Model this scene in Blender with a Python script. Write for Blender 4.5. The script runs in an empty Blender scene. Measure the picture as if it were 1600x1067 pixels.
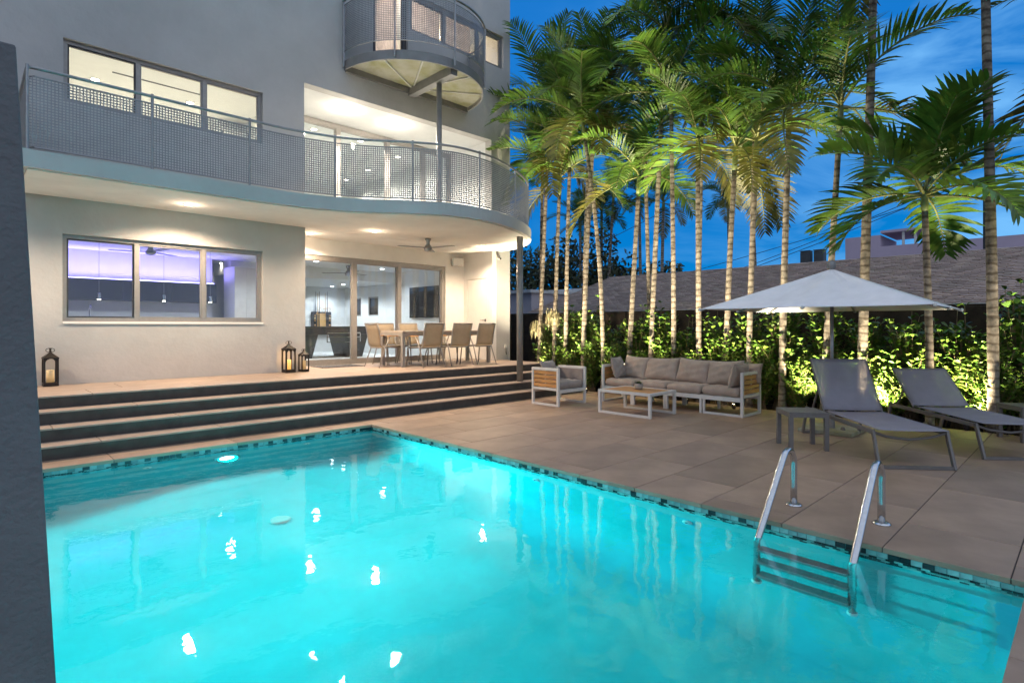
import bpy, bmesh, math, random
from mathutils import Vector, Matrix
R = math.radians
rnd = random.Random(11)
scene = bpy.context.scene
C = scene.collection

# ------------------------------------------------------------------ camera
CAM_C, CAM_S = 0.6968, 0.7173            # the camera looks along (CAM_C, CAM_S)
cam_d = bpy.data.cameras.new('camera'); cam = bpy.data.objects.new('camera', cam_d); C.objects.link(cam)
cam.location = (0, 0, 1.45); cam.rotation_euler = (R(90), 0, -math.asin(CAM_C))
cam_d.sensor_width = 36; cam_d.lens = 886 / 1600 * 36; cam_d.shift_y = -24.5 / 1600
cam_d.clip_start = 0.05; cam_d.clip_end = 2000
scene.camera = cam

# ------------------------------------------------------------------ sky: blue hour, thin cloud, paler to the west (+X -Y)
SKY_STRENGTH = 1.0
world = bpy.data.worlds.new('World'); scene.world = world; world.use_nodes = True
wn, wl = world.node_tree.nodes, world.node_tree.links
wn.clear()
def wnode(t, **kw):
    n = wn.new(t)
    for k, v in kw.items(): setattr(n, k, v)
    return n
w_out = wnode('ShaderNodeOutputWorld'); w_bg = wnode('ShaderNodeBackground')
w_bg.inputs[1].default_value = SKY_STRENGTH
w_tc = wnode('ShaderNodeTexCoord'); w_sep = wnode('ShaderNodeSeparateXYZ')
wl.new(w_tc.outputs['Generated'], w_sep.inputs[0])
w_ramp = wnode('ShaderNodeValToRGB'); wl.new(w_sep.outputs[2], w_ramp.inputs[0])
el = w_ramp.color_ramp.elements
el[0].position = 0.0; el[0].color = (0.0, 0.215, 0.60, 1)
el[1].position = 1.0; el[1].color = (0.05, 0.20, 0.58, 1)
e = el.new(0.22); e.color = (0.0, 0.165, 0.55, 1)
e = el.new(0.5); e.color = (0.01, 0.17, 0.56, 1)
w_map = wnode('ShaderNodeMapping'); w_map.inputs['Scale'].default_value = (1.6, 1.6, 5.0)
wl.new(w_tc.outputs['Generated'], w_map.inputs[0])
w_noise = wnode('ShaderNodeTexNoise'); w_noise.inputs['Scale'].default_value = 2.1
w_noise.inputs['Detail'].default_value = 6; w_noise.inputs['Roughness'].default_value = 0.55; w_noise.inputs['Distortion'].default_value = 0.5
wl.new(w_map.outputs[0], w_noise.inputs['Vector'])
w_cr = wnode('ShaderNodeValToRGB'); wl.new(w_noise.outputs[0], w_cr.inputs[0])
w_cr.color_ramp.elements[0].position = 0.42; w_cr.color_ramp.elements[1].position = 0.66
w_dot = wnode('ShaderNodeVectorMath', operation='DOT_PRODUCT'); w_dot.inputs[1].default_value = (0.93, -0.33, 0.15)
wl.new(w_tc.outputs['Generated'], w_dot.inputs[0])
w_rng = wnode('ShaderNodeMapRange'); wl.new(w_dot.outputs['Value'], w_rng.inputs[0])
w_rng.inputs[1].default_value = 0.45; w_rng.inputs[2].default_value = 0.95; w_rng.inputs[3].default_value = 0.02; w_rng.inputs[4].default_value = 0.80
w_mul = wnode('ShaderNodeMath', operation='MULTIPLY'); wl.new(w_cr.outputs[0], w_mul.inputs[0]); wl.new(w_rng.outputs[0], w_mul.inputs[1])
w_mix = wnode('ShaderNodeMix', data_type='RGBA'); wl.new(w_mul.outputs[0], w_mix.inputs[0])
wl.new(w_ramp.outputs[0], w_mix.inputs[6]); w_mix.inputs[7].default_value = (0.22, 0.56, 0.98, 1)
w_sky = wnode('ShaderNodeTexSky', sky_type='NISHITA'); w_sky.sun_disc = False
w_sky.sun_elevation = R(1.0); w_sky.sun_rotation = R(110)
w_tint = wnode('ShaderNodeMix', data_type='RGBA', blend_type='MULTIPLY'); w_tint.inputs[0].default_value = 1
wl.new(w_sky.outputs[0], w_tint.inputs[6]); w_tint.inputs[7].default_value = (0.0008, 0.006, 0.014, 1)
w_add = wnode('ShaderNodeMix', data_type='RGBA', blend_type='ADD'); w_add.inputs[0].default_value = 1
wl.new(w_mix.outputs[2], w_add.inputs[6]); wl.new(w_tint.outputs[2], w_add.inputs[7])
# the afterglow behind the camera and overhead: a paler, lavender dusk sky
w_d2 = wnode('ShaderNodeVectorMath', operation='DOT_PRODUCT'); w_d2.inputs[1].default_value = (-0.5, -0.5, 0.707)
wl.new(w_tc.outputs['Generated'], w_d2.inputs[0])
w_r2 = wnode('ShaderNodeMapRange', interpolation_type='SMOOTHSTEP'); wl.new(w_d2.outputs['Value'], w_r2.inputs[0])
w_r2.inputs[1].default_value = -0.22; w_r2.inputs[2].default_value = 0.75
w_glow = wnode('ShaderNodeMix', data_type='RGBA'); wl.new(w_r2.outputs[0], w_glow.inputs[0])
wl.new(w_add.outputs[2], w_glow.inputs[6]); w_glow.inputs[7].default_value = (0.58, 0.68, 0.86, 1)
wl.new(w_glow.outputs[2], w_bg.inputs[0]); wl.new(w_bg.outputs[0], w_out.inputs[0])

# the last of the daylight: one very weak, very soft sun
sun_d = bpy.data.lights.new('sun', 'SUN'); sun_d.energy = 0.06; sun_d.angle = R(25); sun_d.color = (0.8, 0.85, 1.0)
sun_o = bpy.data.objects.new('sun', sun_d); C.objects.link(sun_o); sun_o.rotation_euler = (R(62), 0, R(70))

vs = scene.view_settings
vs.view_transform = 'Standard'; vs.look = 'None'; vs.exposure = 0.15; vs.gamma = 1.0; vs.use_curve_mapping = False
cy = scene.cycles
cy.use_denoising = True; cy.sample_clamp_indirect = 4.0; cy.sample_clamp_direct = 0
cy.max_bounces = 10; cy.diffuse_bounces = 4; cy.glossy_bounces = 5; cy.transmission_bounces = 8; cy.transparent_max_bounces = 24
cy.blur_glossy = 0.6; cy.caustics_reflective = False; cy.caustics_refractive = True; cy.use_light_tree = True

# ------------------------------------------------------------------ lamp strengths
P_TERRACE = 480; P_LOGGIA = 1500; P_ROOM = 125; P_KITCHEN = 110; P_UP = 1100; P_POOL = 2750
WARM = (1.0, 0.76, 0.53); NEUTRAL = (1.0, 0.89, 0.73); COOL = (0.86, 0.94, 1.0)

# ------------------------------------------------------------------ materials
MATS = {}
def mat(name, col, rough=0.6, metal=0.0, var=0.15, vscale=6.0, bump=0.0, bscale=60.0, island=0.0, objrand=0.0, translucent=0.0,
        transparent=0.0, emit=None, estr=0.0, spec=0.5, col2=None, coat=0.0, stretch=None, sheen=0.0, detail=5):
    if name in MATS: return MATS[name]
    m = bpy.data.materials.new(name); m.use_nodes = True
    n, l = m.node_tree.nodes, m.node_tree.links
    b = n['Principled BSDF']; out = n['Material Output']
    b.inputs['Roughness'].default_value = rough; b.inputs['Metallic'].default_value = metal
    b.inputs['Specular IOR Level'].default_value = spec
    b.inputs['Coat Weight'].default_value = coat; b.inputs['Sheen Weight'].default_value = sheen
    tc = n.new('ShaderNodeTexCoord'); vec = tc.outputs['Object']
    if stretch:
        mp = n.new('ShaderNodeMapping'); mp.inputs['Scale'].default_value = stretch; l.new(vec, mp.inputs[0]); vec = mp.outputs[0]
    no = n.new('ShaderNodeTexNoise'); no.inputs['Scale'].default_value = vscale; no.inputs['Detail'].default_value = detail
    no.inputs['Roughness'].default_value = 0.6; l.new(vec, no.inputs['Vector'])
    c2 = col2 or tuple(max(0, c * (1 - 2 * var)) for c in col)
    c1 = col if col2 else tuple(min(1, c * (1 + var)) for c in col)
    cr = n.new('ShaderNodeValToRGB'); cr.color_ramp.elements[0].position = 0.3; cr.color_ramp.elements[1].position = 0.7
    cr.color_ramp.elements[0].color = (*c2, 1); cr.color_ramp.elements[1].color = (*c1, 1)
    l.new(no.outputs[0], cr.inputs[0]); colour = cr.outputs[0]
    for amount, kind in ((island, 'island'), (objrand, 'obj')):
        if amount:
            if kind == 'island': g = n.new('ShaderNodeNewGeometry'); src = g.outputs['Random Per Island']
            else: g = n.new('ShaderNodeObjectInfo'); src = g.outputs['Random']
            mr = n.new('ShaderNodeMapRange'); mr.inputs[3].default_value = 1 - amount; mr.inputs[4].default_value = 1 + amount
            l.new(src, mr.inputs[0])
            hs = n.new('ShaderNodeHueSaturation'); l.new(colour, hs.inputs['Color']); l.new(mr.outputs[0], hs.inputs['Value'])
            if kind == 'island':
                mh = n.new('ShaderNodeMapRange'); mh.inputs[3].default_value = 0.5 - amount * 0.06; mh.inputs[4].default_value = 0.5 + amount * 0.04
                ml = n.new('ShaderNodeMath'); ml.operation = 'FRACT'; mm = n.new('ShaderNodeMath'); mm.operation = 'MULTIPLY'
                mm.inputs[1].default_value = 7.31; l.new(src, mm.inputs[0]); l.new(mm.outputs[0], ml.inputs[0]); l.new(ml.outputs[0], mh.inputs[0])
                l.new(mh.outputs[0], hs.inputs['Hue'])
            colour = hs.outputs[0]
    l.new(colour, b.inputs['Base Color'])
    if bump:
        nb = n.new('ShaderNodeTexNoise'); nb.inputs['Scale'].default_value = bscale; nb.inputs['Detail'].default_value = 4
        l.new(vec, nb.inputs['Vector'])
        bp = n.new('ShaderNodeBump'); bp.inputs['Strength'].default_value = bump; bp.inputs['Distance'].default_value = 0.01
        l.new(nb.outputs[0], bp.inputs['Height']); l.new(bp.outputs[0], b.inputs['Normal'])
    if emit:
        b.inputs['Emission Color'].default_value = (*emit, 1); b.inputs['Emission Strength'].default_value = estr
    sh = b.outputs[0]
    if translucent:
        t = n.new('ShaderNodeBsdfTranslucent'); l.new(colour, t.inputs[0]); mx = n.new('ShaderNodeMixShader')
        mx.inputs[0].default_value = translucent; l.new(sh, mx.inputs[1]); l.new(t.outputs[0], mx.inputs[2]); sh = mx.outputs[0]
    if transparent:
        t = n.new('ShaderNodeBsdfTransparent'); mx = n.new('ShaderNodeMixShader')
        mx.inputs[0].default_value = transparent; l.new(sh, mx.inputs[1]); l.new(t.outputs[0], mx.inputs[2]); sh = mx.outputs[0]
    l.new(sh, out.inputs[0])
    MATS[name] = m; return m

def emis(name, col, strength):
    if name in MATS: return MATS[name]
    m = bpy.data.materials.new(name); m.use_nodes = True; n, l = m.node_tree.nodes, m.node_tree.links
    n.remove(n['Principled BSDF']); e = n.new('ShaderNodeEmission'); e.inputs[0].default_value = (*col, 1); e.inputs[1].default_value = strength
    l.new(e.outputs[0], n['Material Output'].inputs[0]); MATS[name] = m; return m

def glass_mat(name='window_glass', tint=(0.93, 0.96, 0.97)):
    if name in MATS: return MATS[name]
    m = bpy.data.materials.new(name); m.use_nodes = True; n, l = m.node_tree.nodes, m.node_tree.links
    n.remove(n['Principled BSDF'])
    t = n.new('ShaderNodeBsdfTransparent'); t.inputs[0].default_value = (*tint, 1)
    g = n.new('ShaderNodeBsdfGlossy'); g.inputs['Roughness'].default_value = 0.01; g.inputs[0].default_value = (1, 1, 1, 1)
    f = n.new('ShaderNodeFresnel')
    # both faces of a pane reflect like air meeting glass (there is no refraction inside it)
    ge = n.new('ShaderNodeNewGeometry'); mi = n.new('ShaderNodeMapRange'); mi.inputs[3].default_value = 1.5; mi.inputs[4].default_value = 1 / 1.5
    l.new(ge.outputs['Backfacing'], mi.inputs[0]); l.new(mi.outputs[0], f.inputs[0])
    no = n.new('ShaderNodeTexNoise'); no.inputs['Scale'].default_value = 1.2; tc = n.new('ShaderNodeTexCoord'); l.new(tc.outputs['Object'], no.inputs['Vector'])
    bp = n.new('ShaderNodeBump'); bp.inputs['Strength'].default_value = 0.02; l.new(no.outputs[0], bp.inputs['Height']); l.new(bp.outputs[0], g.inputs['Normal'])
    mx = n.new('ShaderNodeMixShader'); l.new(f.outputs[0], mx.inputs[0]); l.new(t.outputs[0], mx.inputs[1]); l.new(g.outputs[0], mx.inputs[2])
    l.new(mx.outputs[0], n['Material Output'].inputs[0]); MATS[name] = m; return m

def water_mat():
    m = bpy.data.materials.new('pool_water'); m.use_nodes = True; n, l = m.node_tree.nodes, m.node_tree.links
    n.remove(n['Principled BSDF']); g = n.new('ShaderNodeBsdfGlass'); g.inputs['IOR'].default_value = 1.40; g.inputs['Roughness'].default_value = 0.0
    tc = n.new('ShaderNodeTexCoord')
    a = n.new('ShaderNodeTexNoise'); a.inputs['Scale'].default_value = 3.2; a.inputs['Detail'].default_value = 2; l.new(tc.outputs['Object'], a.inputs['Vector'])
    c = n.new('ShaderNodeTexNoise'); c.inputs['Scale'].default_value = 16; c.inputs['Detail'].default_value = 2; l.new(tc.outputs['Object'], c.inputs['Vector'])
    ad = n.new('ShaderNodeMath'); ad.operation = 'MULTIPLY_ADD'; ad.inputs[1].default_value = 0.16; l.new(c.outputs[0], ad.inputs[0]); l.new(a.outputs[0], ad.inputs[2])
    bp = n.new('ShaderNodeBump'); bp.inputs['Strength'].default_value = 0.085; bp.inputs['Distance'].default_value = 0.03
    l.new(ad.outputs[0], bp.inputs['Height']); l.new(bp.outputs[0], g.inputs['Normal'])
    l.new(g.outputs[0], n['Material Output'].inputs[0]); return m

def trunk_mat():
    m = mat('palm_trunk_bark', (0.28, 0.235, 0.185), 0.85, var=0.4, vscale=8, bump=0.5, bscale=45, objrand=0.15)
    n, l = m.node_tree.nodes, m.node_tree.links
    tc = n.new('ShaderNodeTexCoord'); w = n.new('ShaderNodeTexWave'); w.wave_type = 'BANDS'; w.bands_direction = 'Z'
    w.inputs['Scale'].default_value = 2.6; w.inputs['Distortion'].default_value = 3.2; w.inputs['Detail'].default_value = 2; w.inputs['Detail Scale'].default_value = 1.5
    l.new(tc.outputs['Object'], w.inputs['Vector'])
    cr = n.new('ShaderNodeValToRGB'); cr.color_ramp.elements[0].position = 0.04; cr.color_ramp.elements[1].position = 0.36
    cr.color_ramp.elements[0].color = (0.28, 0.22, 0.17, 1); cr.color_ramp.elements[1].color = (1, 1, 1, 1)
    l.new(w.outputs['Fac'], cr.inputs[0])
    b = n['Principled BSDF']; old = b.inputs['Base Color'].links[0].from_socket
    mx = n.new('ShaderNodeMix'); mx.data_type = 'RGBA'; mx.blend_type = 'MULTIPLY'; mx.inputs[0].default_value = 0.8
    l.new(old, mx.inputs[6]); l.new(cr.outputs[0], mx.inputs[7]); l.new(mx.outputs[2], b.inputs['Base Color'])
    return m

M = dict(
    stucco=mat('wall_stucco', (0.50, 0.485, 0.465), 0.85, var=0.07, vscale=0.9, bump=0.45, bscale=14),
    white=mat('white_interior_paint', (0.80, 0.80, 0.79), 0.8, var=0.02),
    soffit=mat('soffit_paint', (0.88, 0.85, 0.80), 0.85, var=0.04, vscale=2, bump=0.12, bscale=30),
    garden_wall=mat('garden_wall_render', (0.145, 0.145, 0.15), 0.9, var=0.09, vscale=2.2, bump=0.6, bscale=55),
    tile=mat('porcelain_tile', (0.325, 0.222, 0.155), 0.5, var=0.13, vscale=2.2, bump=0.05, bscale=180, objrand=0.13),
    riser=mat('porcelain_riser', (0.44, 0.385, 0.35), 0.55, var=0.09, vscale=3.5, bump=0.05, bscale=180, objrand=0.06),
    terrace_tile=mat('porcelain_terrace_tile', (0.37, 0.28, 0.22), 0.5, var=0.08, vscale=3.5, bump=0.04, bscale=180, objrand=0.05),
    grout=mat('tile_grout', (0.07, 0.062, 0.055), 0.9),
    plaster=mat('pool_plaster', (0.02, 0.47, 0.505), 0.7, var=0.09, vscale=1.7),
    coping_edge=mat('coping_edge', (0.10, 0.16, 0.16), 0.6),
    mosaic_dark=mat('mosaic_dark_glass', (0.012, 0.028, 0.033), 0.15, island=0.4, objrand=0.4),
    mosaic_light=mat('mosaic_pale_glass', (0.20, 0.42, 0.42), 0.15, island=0.3, objrand=0.3),
    aluminium=mat('brushed_aluminium', (0.33, 0.31, 0.29), 0.42, metal=0.35, var=0.05, vscale=20),
    dark_frame=mat('dark_gasket', (0.06, 0.06, 0.065), 0.5),
    mesh=mat('perforated_steel', (0.27, 0.275, 0.285), 0.45, metal=0.45, var=0.08, vscale=8),
    rail=mat('rail_steel', (0.32, 0.32, 0.32), 0.35, metal=0.7, var=0.08, vscale=15),
    column=mat('painted_steel_column', (0.23, 0.225, 0.22), 0.45, metal=0.2, var=0.08, vscale=5),
    concrete=mat('stained_soffit_board', (0.42, 0.40, 0.34), 0.85, vscale=2.6, col2=(0.20, 0.20, 0.07), detail=6),
    steel=mat('polished_steel', (0.58, 0.58, 0.58), 0.2, metal=1.0, var=0.05, vscale=30),
    white_metal=mat('white_powder_coat', (0.66, 0.64, 0.60), 0.45, var=0.04),
    teak=mat('teak_slat', (0.50, 0.25, 0.085), 0.55, var=0.2, vscale=5, stretch=(12, 1.2, 12), objrand=0.15),
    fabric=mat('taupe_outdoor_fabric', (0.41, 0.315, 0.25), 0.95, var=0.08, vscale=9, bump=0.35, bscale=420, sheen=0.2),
    fabric_shaded=mat('shaded_taupe_fabric', (0.31, 0.255, 0.225), 0.95, var=0.08, vscale=9, bump=0.35, bscale=420, sheen=0.2),  # same taupe as the lit cushions, with shade put into the colour
    piping=mat('pale_piping', (0.40, 0.34, 0.29), 0.9),
    sling=mat('grey_mesh_sling', (0.30, 0.28, 0.315), 0.75, var=0.05, bump=0.2, bscale=500, transparent=0.2),
    lounge_frame=mat('bronze_grey_frame', (0.16, 0.145, 0.135), 0.5, metal=0.2, var=0.08, vscale=20),
    chair_sling=mat('beige_mesh_sling', (0.46, 0.37, 0.26), 0.8, var=0.05, bump=0.2, bscale=500, transparent=0.16, translucent=0.3),
    chair_frame=mat('chair_frame_paint', (0.32, 0.30, 0.275), 0.45, metal=0.1, var=0.05),
    table_top=mat('table_top_ceramic', (0.42, 0.36, 0.30), 0.45, var=0.08, vscale=8),
    canvas=mat('umbrella_canvas', (0.88, 0.86, 0.87), 0.9, var=0.04, vscale=4, bump=0.3, bscale=14, translucent=0.10),
    frond=mat('palm_leaflet', (0.105, 0.215, 0.026), 0.40, var=0.25, vscale=3, island=0.35, objrand=0.3, translucent=0.35),
    frond_old=mat('palm_leaflet_yellowing', (0.15, 0.15, 0.025), 0.5, var=0.3, vscale=4, island=0.35, objrand=0.3, translucent=0.25),
    rachis=mat('palm_rachis', (0.17, 0.18, 0.05), 0.5, var=0.2),
    crownshaft=mat('palm_crownshaft', (0.13, 0.17, 0.05), 0.45, var=0.25, vscale=9),
    leaf=mat('clusia_leaf', (0.10, 0.19, 0.024), 0.38, var=0.2, vscale=4, island=0.45, objrand=0.12, translucent=0.15),
    stem=mat('shrub_stem', (0.27, 0.19, 0.10), 0.85, var=0.2),
    soil=mat('garden_soil', (0.045, 0.032, 0.022), 0.95, var=0.4, vscale=18, bump=0.8, bscale=30),
    fence=mat('fence_screen', (0.045, 0.030, 0.020), 0.9, var=0.25, vscale=5, bump=0.2, bscale=150),
    shingle=mat('roof_shingle', (0.43, 0.325, 0.26), 0.9, var=0.10, vscale=3, bump=0.3, bscale=60, island=0.22, objrand=0.22),
    neighbour=mat('neighbour_wall', (0.50, 0.44, 0.46), 0.85, var=0.08, vscale=0.6),
    lilac=mat('pale_lilac_wall', (0.48, 0.38, 0.46), 0.85, var=0.06, vscale=0.5),
    gutter=mat('white_gutter', (0.6, 0.58, 0.55), 0.6),
    black=mat('black_lantern_metal', (0.022, 0.017, 0.014), 0.45, metal=0.4),
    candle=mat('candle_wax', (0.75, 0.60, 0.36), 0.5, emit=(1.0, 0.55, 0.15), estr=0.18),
    candle_lit=mat('lit_candle_wax', (0.80, 0.55, 0.25), 0.5, emit=(1.0, 0.50, 0.10), estr=0.9),
    tv=mat('tv_screen', (0.018, 0.018, 0.02), 0.12, var=0.02),
    cabinet=mat('dark_cabinet', (0.045, 0.045, 0.055), 0.3, var=0.05),
    slate=mat('pool_table_black', (0.035, 0.037, 0.040), 0.3),
    cue=mat('cue_wood', (0.55, 0.33, 0.14), 0.4), cue_dark=mat('cue_dark', (0.03, 0.03, 0.04), 0.4),
    felt=mat('table_felt', (0.20, 0.22, 0.24), 0.95),
    chrome=mat('chrome', (0.75, 0.76, 0.78), 0.12, metal=1.0),
    mat_fabric=mat('doormat_weave', (0.10, 0.10, 0.11), 0.95, var=0.5, vscale=40, bump=0.5, bscale=200),
    speaker=mat('speaker_plastic', (0.70, 0.68, 0.64), 0.5), pot=mat('pot_stoneware', (0.38, 0.33, 0.28), 0.8),
    succulent=mat('succulent_leaf', (0.05, 0.09, 0.03), 0.5, island=0.3), curtain=mat('drawn_blind', (0.72, 0.60, 0.53), 0.9, translucent=0.5),
    wood=mat('bark_dark', (0.06, 0.045, 0.035), 0.9, var=0.2), far_leaf=mat('distant_foliage', (0.05, 0.065, 0.022), 0.6, island=0.4, var=0.3),
    moss=mat('hanging_fern', (0.30, 0.27, 0.14), 0.8, island=0.35, var=0.25),
    wire=mat('wire_black', (0.015, 0.015, 0.016), 0.6), tank=mat('roof_unit', (0.05, 0.06, 0.07), 0.6),
    lens=emis('lamp_lens_warm', (1.0, 0.86, 0.66), 28), lens_cool=emis('lamp_lens_cool', (0.95, 0.97, 1.0), 24),
    uplens=emis('uplight_lens', (1.0, 0.84, 0.5), 20), led=emis('led_strip_violet', (0.42, 0.36, 1.0), 9),
    poollens=emis('pool_lamp_lens', (0.55, 0.97, 1.0), 22), lit=emis('lit_window', (1.0, 0.8, 0.35), 1.1),
    glass=glass_mat(), trunk=trunk_mat(), water=water_mat(),
)

# ------------------------------------------------------------------ mesh helpers
class MB:
    def __init__(s): s.v = []; s.f = []
    def add(s, vs, fs):
        o = len(s.v); s.v += [tuple(p) for p in vs]; s.f += [tuple(i + o for i in f) for f in fs]; return s
    def bx(s, x0, x1, y0, y1, z0, z1):
        return s.add([(x0, y0, z0), (x1, y0, z0), (x1, y1, z0), (x0, y1, z0), (x0, y0, z1), (x1, y0, z1), (x1, y1, z1), (x0, y1, z1)],
                     [(0, 3, 2, 1), (4, 5, 6, 7), (0, 1, 5, 4), (1, 2, 6, 5), (2, 3, 7, 6), (3, 0, 4, 7)])
    def bar(s, a, b, w, h, up=(0, 0, 1)):                      # rectangular bar from a to b
        a, b = Vector(a), Vector(b); d = (b - a).normalized(); u = Vector(up)
        if abs(d.dot(u)) > 0.95: u = Vector((0, 1, 0)) if abs(d.y) < 0.9 else Vector((1, 0, 0))
        x = d.cross(u).normalized() * (w / 2); y = x.cross(d).normalized() * (h / 2)
        p = [q + sx * x + sy * y for q in (a, b) for sx, sy in ((-1, -1), (1, -1), (1, 1), (-1, 1))]
        return s.add(p, [(0, 1, 2, 3), (7, 6, 5, 4), (0, 4, 5, 1), (1, 5, 6, 2), (2, 6, 7, 3), (3, 7, 4, 0)])
    def tube(s, pts, r, n=8, cap=True, closed=False):
        pts = [Vector(p) for p in pts]; k = len(pts); rs = r if isinstance(r, (list, tuple)) else [r] * k
        ref = None; vs = []
        for i, p in enumerate(pts):
            a = pts[(i - 1) % k] if (closed or i) else p; b = pts[(i + 1) % k] if (closed or i < k - 1) else p
            t = (b - a).normalized()
            if ref is None: ref = Vector((0, 0, 1)) if abs(t.z) < 0.9 else Vector((1, 0, 0))
            x = (ref - t * ref.dot(t)).normalized(); ref = x; y = t.cross(x)
            vs += [p + (x * math.cos(q) + y * math.sin(q)) * rs[i] for q in (2 * math.pi * j / n for j in range(n))]
        fs = []
        for i in range(k if closed else k - 1):
            a, b = i * n, ((i + 1) % k) * n
            fs += [(a + j, a + (j + 1) % n, b + (j + 1) % n, b + j) for j in range(n)]
        if cap and not closed: fs += [tuple(range(n))[::-1], tuple(range((k - 1) * n, k * n))]
        return s.add(vs, fs)
    def lathe(s, prof, c=(0, 0, 0), n=20, cap=True):
        vs = [(c[0] + r * math.cos(2 * math.pi * j / n), c[1] + r * math.sin(2 * math.pi * j / n), c[2] + z) for r, z in prof for j in range(n)]
        fs = []
        for i in range(len(prof) - 1):
            fs += [(i * n + j, i * n + (j + 1) % n, (i + 1) * n + (j + 1) % n, (i + 1) * n + j) for j in range(n)]
        if cap: fs += [tuple(range(n))[::-1], tuple(range((len(prof) - 1) * n, len(prof) * n))]
        return s.add(vs, fs)
    def prism(s, poly, z0, z1):
        n = len(poly)
        return s.add([(x, y, z0) for x, y in poly] + [(x, y, z1) for x, y in poly],
                     [tuple(range(n))[::-1], tuple(range(n, 2 * n))] + [(i, (i + 1) % n, n + (i + 1) % n, n + i) for i in range(n)])
    def wall(s, u0, u1, z0, z1, t0, t1, holes, axis='x'):      # a slab with rectangular openings; u along axis, t through the wall
        us = sorted({u0, u1, *[h[i] for h in holes for i in (0, 1)]}); zs = sorted({z0, z1, *[h[i] for h in holes for i in (2, 3)]})
        us = [u for u in us if u0 <= u <= u1]; zs = [z for z in zs if z0 <= z <= z1]
        def solid(i, j):
            if not (0 <= i < len(us) - 1 and 0 <= j < len(zs) - 1): return False
            a, b = (us[i] + us[i + 1]) / 2, (zs[j] + zs[j + 1]) / 2
            return not any(h[0] < a < h[1] and h[2] < b < h[3] for h in holes)
        def P(u, t, z): return (u, t, z) if axis == 'x' else (t, u, z)
        for i in range(len(us) - 1):
            for j in range(len(zs) - 1):
                if not solid(i, j): continue
                a, b, c, d = us[i], us[i + 1], zs[j], zs[j + 1]
                s.add([P(a, t0, c), P(b, t0, c), P(b, t0, d), P(a, t0, d)], [(0, 1, 2, 3)])
                s.add([P(a, t1, c), P(b, t1, c), P(b, t1, d), P(a, t1, d)], [(3, 2, 1, 0)])
                for di, dj, e in ((-1, 0, (a, c, a, d)), (1, 0, (b, d, b, c)), (0, -1, (b, c, a, c)), (0, 1, (a, d, b, d))):
                    if not solid(i + di, j + dj):
                        s.add([P(e[0], t0, e[1]), P(e[2], t0, e[3]), P(e[2], t1, e[3]), P(e[0], t1, e[1])], [(0, 1, 2, 3)])
        return s
    def mesh(s, name, m, smooth=False, fix=True):
        me = bpy.data.meshes.new(name); me.from_pydata(s.v, [], s.f); me.materials.append(m)
        if fix:
            b = bmesh.new(); b.from_mesh(me); bmesh.ops.remove_doubles(b, verts=b.verts, dist=1e-5); bmesh.ops.recalc_face_normals(b, faces=b.faces); b.to_mesh(me); b.free()
        if smooth:
            me.polygons.foreach_set('use_smooth', [True] * len(me.polygons))
        me.update(); return me
    def build(s, name, m, parent=None, smooth=False, bev=0, seg=2, fix=True):
        return link(name, s.mesh(name, m, smooth, fix), parent, bev, seg, smooth)

def link(name, me, parent=None, bev=0, seg=2, smooth=False):
    o = bpy.data.objects.new(name, me); C.objects.link(o)
    if parent is not None: o.parent = parent
    if bev:
        b = o.modifiers.new('bevel', 'BEVEL'); b.width = bev; b.segments = seg; b.limit_method = 'ANGLE'; b.angle_limit = R(40); b.harden_normals = False
    if smooth == 'auto':
        pass
    return o
def empty(name, loc=(0, 0, 0), rz=0.0):
    o = bpy.data.objects.new(name, None); C.objects.link(o); o.location = loc; o.rotation_euler = (0, 0, rz); o.empty_display_size = 0.1; return o
def tag(o, label=None, cat=None, group=None, kind=None):
    for k, v in (('label', label), ('category', cat), ('group', group), ('kind', kind)):
        if v: o[k] = v
    return o
def thing(name, label, cat, loc=(0, 0, 0), rz=0.0, group=None): return tag(empty(name, loc, rz), label, cat, group)
def copy_tree(o, parent=None):
    c = o.copy(); C.objects.link(c); c.parent = parent
    for ch in o.children: copy_tree(ch, c)
    return c
def lamp(kind, name, loc, power, col, parent=None, rot=(0, 0, 0), size=0.05, cone=150, blend=1.0, spread=180):
    d = bpy.data.lights.new(name, kind); d.energy = power; d.color = col
    if kind == 'SPOT': d.spot_size = R(cone); d.spot_blend = blend; d.shadow_soft_size = size
    elif kind == 'POINT': d.shadow_soft_size = size
    else: d.shape = 'DISK'; d.size = size; d.spread = R(spread)
    o = bpy.data.objects.new(name, d); C.objects.link(o); o.location = loc; o.rotation_euler = rot
    if parent is not None: o.parent = parent
    return o
def catmull(pts, per=8):
    out = []; n = len(pts)
    for i in range(n - 1):
        p0, p1, p2, p3 = pts[max(i - 1, 0)], pts[i], pts[i + 1], pts[min(i + 2, n - 1)]
        for k in range(per):
            t = k / per
            out.append(tuple(0.5 * (2 * b + (c - a) * t + (2 * a - 5 * b + 4 * c - d) * t * t + (3 * b - a - 3 * c + d) * t ** 3) for a, b, c, d in zip(p0, p1, p2, p3)))
    out.append(tuple(pts[-1])); return out

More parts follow.
